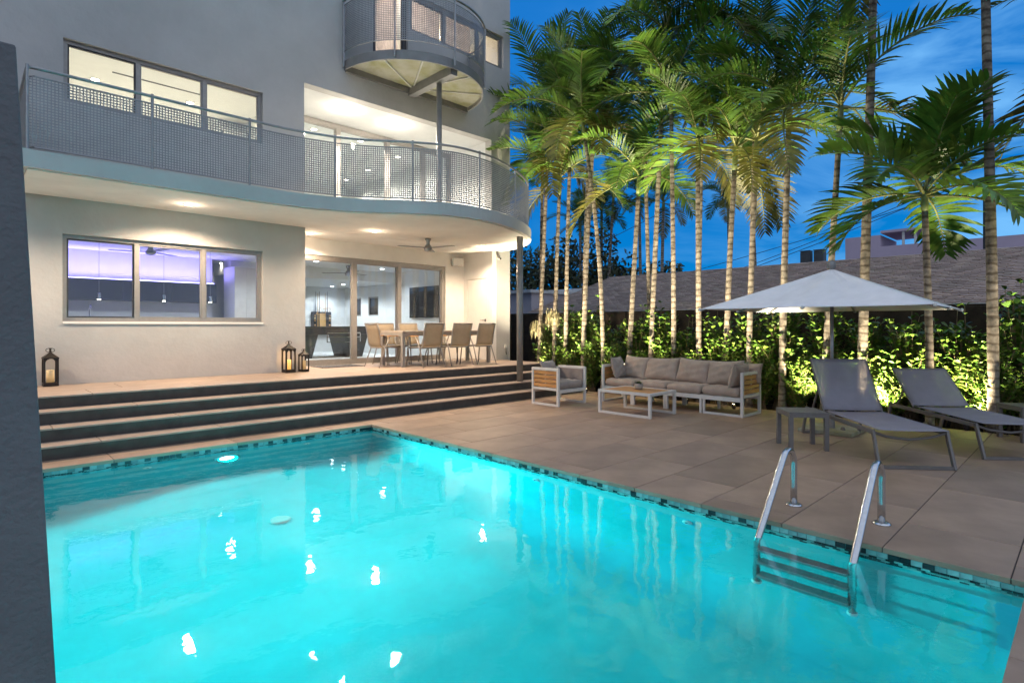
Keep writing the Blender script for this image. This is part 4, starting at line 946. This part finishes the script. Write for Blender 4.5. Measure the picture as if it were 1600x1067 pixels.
# loungers: local x from foot to head, y across
def lounger(label, loc, rz, back):
    t = thing('sun_lounger', label, 'sun lounger', loc, rz, group='sun loungers'); W = .71; L = 1.92; Z = .35
    for y in (0, W):
        s = 1 if y == 0 else -1
        MB().bar((.12, y, Z), (L - .08, y, Z), .026, .045).build('side_rail', M['lounge_frame'], t, bev=.003)
        MB().bar((.135, y, Z + .02), (0, y, 0), .026, .042, up=(1, 0, 0)).build('leg', M['lounge_frame'], t, bev=.003)
        MB().bar((L - .10, y, Z + .02), (L + .03, y, 0), .026, .042, up=(1, 0, 0)).build('leg', M['lounge_frame'], t, bev=.003)
    MB().bar((.01, .0, .018), (.01, W, .018), .04, .03).build('floor_bar', M['lounge_frame'], t)
    MB().bar((L + .02, .0, .018), (L + .02, W, .018), .04, .03).build('floor_bar', M['lounge_frame'], t)
    MB().tube([(.13, 0, Z), (.14, W * .2, Z - .05), (.14, W * .5, Z - .075), (.14, W * .8, Z - .05), (.13, W, Z)], .014, 8).build('bow', M['lounge_frame'], t)
    hx, hz = 1.32, Z + .045; ex_, ez = back
    def sheet(p0, p1, sag, name, nn=12):
        b = MB(); vs = []
        for i in range(nn + 1):
            for j in range(9):
                u, v = i / nn, j / 8; sg = -sag * (1 - (2 * v - 1) ** 2) * (.6 + .4 * math.sin(math.pi * u)); vs.append((p0[0] + (p1[0] - p0[0]) * u, .018 + (W - .036) * v, p0[1] + (p1[1] - p0[1]) * u + sg))
        b.add(vs, [(i * 9 + j, i * 9 + j + 1, (i + 1) * 9 + j + 1, (i + 1) * 9 + j) for i in range(nn) for j in range(8)])
        o = b.build(name, M['sling'], t, smooth=True); sd = o.modifiers.new('thickness', 'SOLIDIFY'); sd.thickness = .004; sd.offset = 0; return o
    sheet((.05, Z + .035), (hx - .01, hz), .012, 'seat_sling'); sheet((hx + .015, hz + .01), (ex_, ez), .010, 'back_sling')
    f = MB()
    for y in (.014, W - .014): f.bar((hx, y, hz - .014), (ex_, y, ez - .012), .014, .016, up=(0, 1, 0))
    f.bar((ex_, .014, ez - .01), (ex_, W - .014, ez - .01), .014, .016); f.build('back_frame', M['lounge_frame'], t)
    f = MB()
    for y in (.06, W - .06): f.bar((hx + (ex_ - hx) * .55, y, hz + (ez - hz) * .55 - .02), (L - .12, y, Z - .03), .015, .02, up=(0, 1, 0))
    f.build('back_support', M['lounge_frame'], t)
    for y in (.2, W - .12): MB().lathe([(.03, -.02), (.045, -.012), (.045, .012), (.03, .02)], n=14).build('wheel', M['lounge_frame'], t).matrix_local = Matrix.Translation((L + .02, y, .045)) @ Matrix.Rotation(R(90), 4, 'X')
    return t
lg = R(39.5)
# origin is the foot corner nearest the house; local +y must run away from it toward -Y of the place
lounger('grey mesh sun lounger under the umbrella with its back raised high', (6.69 + .71 * .636, 1.53 - .71 * .772, 0), lg, (1.74, 1.02))
lounger('grey mesh sun lounger near the picture edge with its back half raised', (7.95 + .71 * .636, .84 - .71 * .772, 0), lg, (1.82, .86))
def side_table(label, loc, rz, s=.44, h=.444):
    t = thing('side_table', label, 'side table', loc, rz, group='side tables'); e = s / 2; k = .047
    for sx in (-1, 1):
        for sy in (-1, 1): MB().bx(sx * e - (k if sx > 0 else 0), sx * e + (k if sx < 0 else 0), sy * e - (k if sy > 0 else 0), sy * e + (k if sy < 0 else 0), 0, h - .012).build('leg', M['lounge_frame'], t, bev=.003)
    f = MB(); f.bx(-e + k, e - k, -e + .002, -e + .03, h - .06, h - .014); f.bx(-e + k, e - k, e - .03, e - .002, h - .06, h - .014); f.bx(-e + .002, -e + .03, -e + k, e - k, h - .06, h - .014); f.bx(e - .03, e - .002, -e + k, e - k, h - .06, h - .014); f.build('apron', M['lounge_frame'], t)
    MB().bx(-e - .002, e + .002, -e - .002, e + .002, h - .012, h).build('top', M['lounge_frame'], t, bev=.003)
side_table('square dark side table beside the raised lounger', (7.215, 2.45, 0), lg)
side_table('square dark side table cut by the picture edge, behind the second lounger', (9.72, .60, 0), lg)

# umbrella
um = thing('umbrella', 'large square pale canvas garden umbrella on a grey pole', 'umbrella', (8.59, 2.53, 0)); UZ, UT, UD = 1.68, 2.235, 1.82
rib_a = [R(47.5 + 45 * k) for k in range(8)]; rib_r = [UD if k % 2 == 0 else UD / math.sqrt(2) for k in range(8)]
b = MB(); vs = [(0, 0, UT)]; NS, NA = 14, 12
fs = []
for k in range(8):
    for j in range(NA):
        v = j / NA
        for i in range(1, NS + 1):
            u = i / NS
            p0 = Vector((rib_r[k] * math.cos(rib_a[k]), rib_r[k] * math.sin(rib_a[k]))); p1 = Vector((rib_r[(k + 1) % 8] * math.cos(rib_a[(k + 1) % 8]), rib_r[(k + 1) % 8] * math.sin(rib_a[(k + 1) % 8])))
            p = p0.lerp(p1, v) * u; sag = -.035 * (1 - (2 * v - 1) ** 2) * math.sin(math.pi * min(1, u * .95)) - 0.0
            wr = (.011 * math.sin(v * 23 + k * 2.1 + 3 * u) + .007 * math.sin(v * 41 + k * 5.3 - 4 * u)) * u ** .6 * (1 - u) * 2.6 * (1 - (2 * v - 1) ** 2)
            vs.append((p.x, p.y, UT + (UZ - UT) * (u ** .96) + sag + wr))
tot = 8 * NA
for a in range(tot):
    c_ = (a + 1) % tot
    fs.append((0, 1 + a * NS, 1 + c_ * NS))
    fs += [(1 + a * NS + i, 1 + a * NS + i + 1, 1 + c_ * NS + i + 1, 1 + c_ * NS + i) for i in range(NS - 1)]
b.add(vs, fs); can = b.build('canopy', M['canvas'], um, smooth=True); sd = can.modifiers.new('thickness', 'SOLIDIFY'); sd.thickness = .004
MB().lathe([(.024, .02), (.024, UT - .03)], n=16).build('pole', M['rail'], um, smooth=True)
MB().lathe([(.02, UT - .01), (.05, UT + .01), (.055, UT + .06), (.04, UT + .10), (.01, UT + .12)], n=16).build('finial', M['column'], um, smooth=True)
MB().bx(-.33, .33, -.33, .33, 0, .05).build('base_plate', M['concrete'], um, bev=.01)
MB().lathe([(.04, .05), (.04, .30), (.03, .32)], n=14).build('sleeve', M['rail'], um)
MB().lathe([(.045, 1.72), (.05, 1.75), (.045, 1.80)], n=14).build('runner', M['column'], um)
for k in range(8):
    c_, s_ = math.cos(rib_a[k]), math.sin(rib_a[k]); rr = rib_r[k]
    rb = MB().bar((.03 * c_, .03 * s_, UT - .075), (rr * c_ * 1.005, rr * s_ * 1.005, UZ - .022), .016, .022).build('rib', M['chair_sling'] if False else M['rail'], um)
    MB().bar((.05 * c_, .05 * s_, 1.77), (rr * .5 * c_, rr * .5 * s_, UT + (UZ - UT) * .5 - .04), .012, .016).build('strut', M['rail'], rb)
    MB().lathe([(.012, -.03), (.018, -.02), (.018, .0), (.008, .012)], (rr * c_ * 1.008, rr * s_ * 1.008, UZ), 10).build('tip', M['white_metal'], rb)

# pool ladder
la = thing('pool_ladder', 'polished steel pool ladder with three steps at the pool edge', 'pool ladder', (4.48, 1.40, 0))
for y in (-.305, .305):
    pts2 = [(.36, y, 0), (.36, y, .15), (.36, y, .30)]
    pts2 += [(.235 + .125 * math.cos(R(a)), y, .335 + .125 * math.sin(R(a))) for a in range(0, 141, 14)]
    lx, lz = pts2[-1][0], pts2[-1][2]; ex_, ez_ = -.345, -.10
    pts2 += [(lx + (ex_ - lx) * k / 8, y, lz + (ez_ - lz) * k / 8) for k in range(1, 9)]
    pts2 += [(-.358, y, -.135), (-.362, y, -.20), (-.362, y, -.5), (-.362, y, -.92)]
    MB().tube(pts2, .0255, 14).build('rail', M['steel'], la, smooth=True)
    MB().lathe([(.062, 0), (.062, .006), (.045, .016), (.024, .018)], (.36, y, 0.0005), 20).build('flange', M['steel'], la, smooth=True)
    MB().lathe([(.03, -.03), (.034, -.02), (.034, .0), (.02, .01)], (-.362, y, -.92), 12).build('foot', M['white_metal'], la)
for z in (-.30, -.55, -.80): MB().bx(-.41, -.31, -.29, .29, z - .024, z + .024).build('tread', M['rail'], la, bev=.008)

# ------------------------------------------------------------------ terrace furniture
dt = thing('dining_table', 'long pale rectangular dining table on the terrace', 'dining table', (6.47, 9.87, TZ)); LX, LY, LZ = 2.42, .84, .745
for x in (0, LX - .07):
    for y in (0, LY - .07): MB().bx(x, x + .07, y, y + .07, 0, LZ - .05).build('leg', M['chair_frame'], dt, bev=.003)
f = MB(); f.bx(.07, LX - .07, .005, .03, LZ - .11, LZ - .04); f.bx(.07, LX - .07, LY - .03, LY - .005, LZ - .11, LZ - .04); f.bx(.005, .03, .07, LY - .07, LZ - .11, LZ - .04); f.bx(LX - .03, LX - .005, .07, LY - .07, LZ - .11, LZ - .04); f.build('apron', M['chair_frame'], dt)
for k in range(3): MB().bx(k * LX / 3 + .002, (k + 1) * LX / 3 - .002, 0, LY, LZ - .04, LZ).build('top_panel', M['table_top'], dt, bev=.003)
def dining_chair():
    t = empty('dining_chair'); W, D_ = .52, .50; Z = .43
    def sl(name, prof):
        b = MB(); vs = [(x, y, z) for y, z in prof for x in (-W / 2 + .03, -W / 4, 0, W / 4, W / 2 - .03)]
        vs = [(x, y - .014 * (1 - (2 * x / W) ** 2) * 0, z - .012 * (1 - (2 * x / W) ** 2)) for x, y, z in vs]
        b.add(vs, [(i * 5 + j, i * 5 + j + 1, (i + 1) * 5 + j + 1, (i + 1) * 5 + j) for i in range(len(prof) - 1) for j in range(4)])
        o = b.build(name, M['chair_sling'], t, smooth=True); sd = o.modifiers.new('thickness', 'SOLIDIFY'); sd.thickness = .004; sd.offset = 0
    sl('seat_sling', [(.24, Z - .03), (.22, Z), (.1, Z - .012), (-.08, Z - .022), (-.20, Z - .01)])
    sl('back_sling', [(-.205, Z), (-.235, Z + .08), (-.25, Z + .2), (-.275, Z + .34), (-.315, Z + .465)])
    for s in (-1, 1):
        x = s * (W / 2 - .015)
        MB().tube([(x, .23, Z - .02), (x, .0, Z - .015), (x, -.18, Z - .02), (x, -.225, Z + .03), (x, -.25, Z + .2), (x, -.278, Z + .34), (x, -.318, Z + .47)], .0125, 8).build('side_frame', M['chair_frame'], t, smooth=True)
        MB().tube([(s * (W / 2 + .005), .20, Z + .20), (s * (W / 2 + .01), .235, Z - .02), (s * (W / 2 + .02), .285, 0)], [.013, .014, .011], 8).build('leg', M['chair_frame'], t, smooth=True)
        MB().tube([(s * (W / 2 + .005), -.02, Z + .20), (s * (W / 2 + .01), -.15, Z - .02), (s * (W / 2 + .03), -.30, 0)], [.013, .014, .011], 8).build('leg', M['chair_frame'], t, smooth=True)
        MB().bx(s * (W / 2 + .005) - .022, s * (W / 2 + .005) + .022, -.09, .24, Z + .20, Z + .218).build('armrest', M['teak'], t, bev=.004)
    for y, z in ((-.318, Z + .47), (-.19, Z - .035), (.225, Z - .04)): MB().tube([(-W / 2 + .015, y, z), (W / 2 - .015, y, z)], .0125, 8).build('cross_bar', M['chair_frame'], t)
    return t
proto = dining_chair(); first = True
for lab, x, y, rz in (('beige sling dining chair at the table end nearest the wall, facing along the table', 6.33, 10.33, R(-90)),
                      ('beige sling dining chair with its back to the pool, nearest the lanterns', 6.93, 9.72, R(3)), ('beige sling dining chair with its back to the pool, middle of three', 7.71, 9.74, R(-2)), ('beige sling dining chair with its back to the pool, nearest the column', 8.40, 9.76, R(2)),
                      ('beige sling dining chair behind the table, nearest the lanterns', 6.83, 10.86, R(180)), ('beige sling dining chair behind the table, second from the lanterns', 7.47, 10.88, R(178)), ('beige sling dining chair behind the table, nearest the door', 8.2, 10.86, R(182))):
    o = proto if first else copy_tree(proto); first = False
    o.location = (x, y, TZ); o.rotation_euler = (0, 0, rz); tag(o, lab, 'chair', 'dining chairs')
# doormat
b = MB().bx(5.2, 6.12, 10.78, 11.36, TZ + .001, TZ + .012); dm = tag(b.build('doormat', M['mat_fabric']), 'flat dark woven doormat before the sliding glass doors', 'doormat')
# lanterns and candles
def lantern(label, x, y, w, h, clabel, ch, cr, m, glow):
    t = thing('lantern', label, 'lantern', (x, y, TZ), R(2), group='lanterns on the terrace'); e = w / 2; k = w * .13
    MB().bx(-e, e, -e, e, .006, .05 * h / .5).build('base', M['black'], t, bev=.003)
    zb = .05 * h / .5; zt = h * .70
    for sx in (-1, 1):
        for sy in (-1, 1): MB().bx(sx * e - (k if sx > 0 else 0), sx * e + (k if sx < 0 else 0), sy * e - (k if sy > 0 else 0), sy * e + (k if sy < 0 else 0), zb, zt).build('post', M['black'], t)
    for q in range(4):                                       # arched heads between the posts
        b = MB(); n = 10; hw = e - k; zs = zt - hw * 1.0
        P = []
        for i in range(n + 1):
            a = math.pi * i / n; P.append((hw * math.cos(a), zs + hw * .95 * math.sin(a)))
        vs = [(px, -e + .003, pz) for px, pz in P] + [(px, -e + .003, zt) for px, pz in P] + [(px, -e + k * .6, pz) for px, pz in P] + [(px, -e + k * .6, zt) for px, pz in P]
        nn = n + 1
        fs = []
        for i in range(n): fs += [(i, i + 1, nn + i + 1, nn + i), (2 * nn + i, 3 * nn + i, 3 * nn + i + 1, 2 * nn + i + 1), (i, 2 * nn + i, 2 * nn + i + 1, i + 1)]
        b.add(vs, fs); o = b.build('arch', M['black'], t); o.rotation_euler = (0, 0, R(90 * q))
    b = MB(); r1 = e * 1.42
    prof = [(r1 * 1.04, zt), (r1 * 1.04, zt + .02 * h), (r1 * .75, zt + .06 * h), (r1 * .4, zt + .11 * h), (r1 * .15, zt + .15 * h), (.02 * h, zt + .17 * h)]
    ro = b.lathe(prof, n=4).build('roof', M['black'], t); ro.rotation_euler = (0, 0, R(45))
    MB().lathe([(.012, zt + .17 * h), (.018, zt + .19 * h), (.010, zt + .21 * h), (.017, zt + .24 * h), (.004, zt + .26 * h)], n=10).build('finial', M['black'], t)
    pts = [(.045 * h / .5 * math.cos(R(a)), 0, zt + .205 * h + .05 * h * math.sin(R(a))) for a in range(0, 360, 20)]
    MB().tube(pts, .004, 6, closed=True).build('handle', M['black'], t)
    c_ = thing('candle', clabel, 'candle', (x, y, TZ + zb), group='candles in lanterns')
    MB().lathe([(cr, 0), (cr, ch), (cr * .85, ch + .004), (cr * .6, ch - .012)], n=20).build('wax', m, c_, smooth=True)
    MB().lathe([(.002, ch - .012), (.002, ch + .012)], n=6).build('wick', M['black'], c_)
    if glow: lamp('POINT', 'candle_glow', (0, 0, ch + .03), 1.2, (1.0, .55, .2), c_, size=.02)
lantern('tall black lantern standing alone beside the garden wall', .90, 10.25, .17, .56, 'thick cream candle in the lantern beside the garden wall', .17, .045, M['candle'], False)
lantern('larger of the two black lanterns at the wall end', 4.27, 10.22, .185, .60, 'glowing orange candle in the larger lantern of the pair', .17, .042, M['candle_lit'], True)
lantern('smaller of the two black lanterns at the wall end', 4.56, 10.24, .145, .44, 'cream candle in the smaller lantern of the pair', .16, .034, M['candle'], False)
# ceiling fans
def fan(label, x, y, z, drop, rz, bl=.66, m=None):
    t = thing('ceiling_fan', label, 'ceiling fan', (x, y, z), rz, group='ceiling fans'); m = m or M['steel']
    MB().lathe([(.065, 0), (.065, -.03), (.045, -.06), (.04, -drop * .45), (.07, -drop * .62), (.09, -drop * .8), (.075, -drop * .98), (.02, -drop * 1.06)], n=20).build('motor', M['rail'], t, smooth=True)
    for k in range(3):
        a = R(120 * k); b = MB(); c_, s_ = math.cos(a), math.sin(a)
        b.bar((.06 * c_, .06 * s_, -drop * .74), (bl * c_, bl * s_, -drop * .74), .12, .008); b.build('blade', M['column'], t, bev=.002)
fan('grey ceiling fan hanging over the dining table', 7.1, 9.86, S0 - .012, .27, R(46))
fan('ceiling fan inside the games room behind the glass', 7.2, 13.5, 2.999, .25, R(20))
fan('ceiling fan inside the kitchen behind the window', 2.58, 12.5, 2.999, .20, R(40))
# speaker, camera, outlet
t = thing('wall_speaker', 'white box loudspeaker bracketed high beside the sliding doors', 'speaker', (9.10, 11.36, 2.98), R(-25))
MB().bx(-.14, .14, -.10, .08, 0, .19).build('cabinet', M['speaker'], t, bev=.02); MB().bx(-.13, .13, -.108, -.1, .012, .178).build('grille', M['white_metal'], t, bev=.004); MB().tube([(.15, 0, .09), (.19, .06, .09), (.19, .14, .09)], .012, 8).build('bracket', M['speaker'], t)
t = thing('security_camera', 'small dome security camera at the top of the pier', 'camera', (9.62, FY, 3.16))
MB().lathe([(.05, 0), (.05, .02), (.03, .03)], n=16).build('mount', M['white_metal'], t).rotation_euler = (R(90), 0, 0)
MB().tube([(0, -.03, 0), (-.03, -.07, -.03), (-.06, -.15, -.05)], [.03, .032, .028], 12).build('body', M['speaker'], t); MB().tube([(-.06, -.15, -.05), (-.064, -.165, -.054)], .02, 10).build('lens', M['black'], t)
t = thing('wall_outlet', 'small capped conduit fitting low on the pier', 'wall fitting', (9.86, FY, .93))
MB().bx(-.035, .035, -.03, -.001, -.04, .05).build('cover', M['speaker'], t, bev=.008); MB().tube([(0, -.02, -.04), (.0, -.03, -.14), (.03, -.02, -.2)], .014, 8).build('pipe', M['column'], t)

# ------------------------------------------------------------------ things inside the rooms
kc = thing('wall_cabinets', 'row of dark kitchen wall cabinets under the violet light', 'cabinet', (0, 0, 0))
MB().bx(-1.2, 4.19, 14.02, 14.355, 1.97, 2.40).build('carcass', M['cabinet'], kc)
for k in range(6): MB().bx(-1.2 + k * .898 + .003, -1.2 + (k + 1) * .898 - .003, 13.998, 14.018, 1.972, 2.398).build('door', M['cabinet'], kc)
t = thing('led_strip', 'violet light strip lying on the kitchen wall cabinets', 'light strip', (0, 0, 2.402))
MB().bx(-1.2, 4.15, 14.06, 14.09, 0, .015).build('diffuser', M['led'], t)
a_ = lamp('AREA', 'led_strip_light', (1.5, 14.1, .03), 70, (0.30, 0.24, 1.0), t, (R(180), 0, 0), size=0.1); a_.data.shape = 'RECTANGLE'; a_.data.size = 5.4; a_.data.size_y = .06
t = thing('kitchen_counter', 'white kitchen counter along the back wall', 'counter', (0, 0, TZ))
MB().bx(-1.2, 4.19, 13.75, 14.35, 0, .86).build('base_unit', M['white_metal'], t); MB().bx(-1.25, 4.19, 13.72, 14.352, .862, .90).build('worktop', M['white_metal'], t)
t = thing('faucet', 'tall thin faucet at the kitchen counter', 'faucet', (1.85, 14.1, TZ + .90))
MB().tube(catmull([(0, 0, 0), (0, 0, .28), (0, -.05, .36), (0, -.14, .36), (0, -.18, .28)], 4), .012, 8).build('spout', M['chrome'], t, smooth=True); MB().lathe([(.025, 0), (.02, .05)], n=10).build('base', M['chrome'], t)
t = thing('tall_cupboard', 'tall white kitchen cupboard beside the dark cabinets', 'cupboard', (4.2, 13.6, TZ))
MB().bx(.25, .75, .02, .75, 0, 2.2).build('body', M['white'], t); MB().bx(.25, .499, 0, .018, .02, 2.18).build('door', M['white_metal'], t); MB().bx(.503, .75, 0, .018, .02, 2.18).build('door', M['white_metal'], t)
for i, x in enumerate((1.78, 2.80, 3.62)):
    t = thing('pendant_lamp', 'small glowing pendant lamp in the kitchen behind the %s window pane' % ('first', 'middle', 'last')[i], 'pendant lamp', (x, 12.5, 1.93), group='kitchen pendant lamps')
    MB().tube([(0, 0, .10), (0, 0, 1.07)], .003, 5).build('cord', M['rail'], t); MB().lathe([(.03, .0), (.03, .10), (.015, .11)], n=12).build('shade', M['chrome'], t); MB().lathe([(.024, -.012), (.026, -.002)], n=12).build('bulb', M['lens'], t)
for i, (x0, x1, y, z, rm) in enumerate(((1.35, 3.9, 11.9, 2.999, 'kitchen'), (1.2, 3.9, 12.05, 2.999, 'kitchen'), (5.0, 7.6, 12.7, 2.999, 'games room'), (5.0, 7.6, 12.85, 2.999, 'games room'), (1.9, 3.4, 12.0, 5.899, 'upstairs corner room'))):
    tag(MB().bx(x0, x1, y, y + .035, z - .012, z - .001).build('ceiling_slot', M['dark_frame']), 'dark linear air slot in the %s ceiling, %s' % (rm, ('nearer the window', 'further from the window', 'nearer the sliding doors', 'further from the sliding doors', 'between the two lamps')[i]), 'air slot', 'ceiling air slots')
t = thing('wall_vent', 'white grilled air vent box high in the upstairs corner room', 'vent', (4.25, 13.2, 5.35))
MB().bx(-.25, .24, -.3, .3, 0, .3).build('box', M['white'], t)
for k in range(7): MB().bx(-.262, -.252, -.26 + k * .08, -.22 + k * .08, .04, .26).build('slot', M['dark_frame'], t)
# games room
pt = thing('pool_table', 'black pool table with chrome trim in the games room', 'pool table', (5.9, 14.0, TZ)); LX, LY = 2.35, 1.3
MB().bx(0, LX, 0, LY, .62, .80).build('cabinet', M['slate'], pt, bev=.02); MB().bx(.12, LX - .12, .12, LY - .12, .801, .806).build('cloth', M['felt'], pt)
f = MB(); f.bx(-.01, LX + .01, -.01, .11, .802, .835); f.bx(-.01, LX + .01, LY - .11, LY + .01, .802, .835); f.bx(-.01, .11, .11, LY - .11, .802, .835); f.bx(LX - .11, LX + .01, .11, LY - .11, .802, .835); f.build('rail', M['slate'], pt, bev=.01)
for x in (0, LX):
    for y in (0, LY): MB().bx(x - .05 if x else -.02, x + .02 if x else .05, y - .05 if y else -.02, y + .02 if y else .05, .62, .84).build('corner', M['chrome'], pt, bev=.01)
for x in (.25, LX - .65):
    b = MB(); b.add([(x, .2, .0), (x + .4, .2, .0), (x + .4, LY - .2, 0), (x, LY - .2, 0), (x - .12, .1, .62), (x + .52, .1, .62), (x + .52, LY - .1, .62), (x - .12, LY - .1, .62)], [(3, 2, 1, 0), (4, 5, 6, 7), (0, 1, 5, 4), (1, 2, 6, 5), (2, 3, 7, 6), (3, 0, 4, 7)]); b.build('leg', M['slate'], pt, bev=.01)
f = MB(); f.bar((.95, -.03, .66), (1.9, -.03, .66), .02, .03); f.bar((.95, -.03, .55), (1.9, -.03, .55), .02, .02); f.bar((.95, -.03, .42), (1.75, -.03, .42), .02, .02); f.bar((1.9, -.03, .66), (1.9, -.03, .42), .02, .02); f.bar((.95, -.03, .66), (.95, -.03, .42), .02, .02); f.build('ball_return', M['chrome'], pt)
cr_ = thing('cue_rack', 'black wall rack with cues, balls and triangle in the games room', 'cue rack', (8.35, 17.42, TZ))
MB().bx(-.32, .32, -.03, .07, .6, 1.30).build('board', M['cabinet'], cr_, bev=.005); MB().bx(-.33, .33, -.10, .07, .56, .60).build('shelf', M['cabinet'], cr_); MB().bx(-.12, .12, -.045, -.032, .66, 1.25).build('inlay', M['cue'], cr_)
for k, x in enumerate((-.22, -.16, -.10, .10, .17)): MB().tube([(x, -.06, .62), (x, -.05, 1.95 - .05 * (k % 2))], [.015, .006], 8).build('cue', M['cue' if k % 2 else 'cue_dark'], cr_)
MB().tube([(-.22, -.06, 1.22), (-.05, -.06, 1.45), (.02, -.06, 1.22)], .014, 6, closed=True).build('triangle', M['cue'], cr_); MB().tube([(0.0, -.08, 1.40), (.26, -.08, 1.42), (.24, -.08, 1.30)], .012, 6).build('bridge', M['cue'], cr_)
for k in range(7):
    for s in (-1, 1):
        MB().lathe([(.008, -.026), (.022, -.014), (.027, 0), (.022, .014), (.008, .026)], (s * .25, -.06, .72 + k * .075), 10).build('ball', (M['teak'], M['candle'], M['cue'], M['mosaic_dark'])[k % 4], cr_, smooth=True)
tv = thing('television', 'large flat black television on the games room wall', 'television', (9.215, 12.9, 2.10))
MB().bx(-.06, -.02, -.72, .72, -.43, .43).build('casing', M['black'], tv, bev=.006); MB().bx(-.064, -.0605, -.705, .705, -.412, .418).build('screen', M['tv'], tv); MB().bx(-.02, 0, -.2, .2, -.2, .2).build('bracket', M['black'], tv)

bpy.context.view_layer.update()
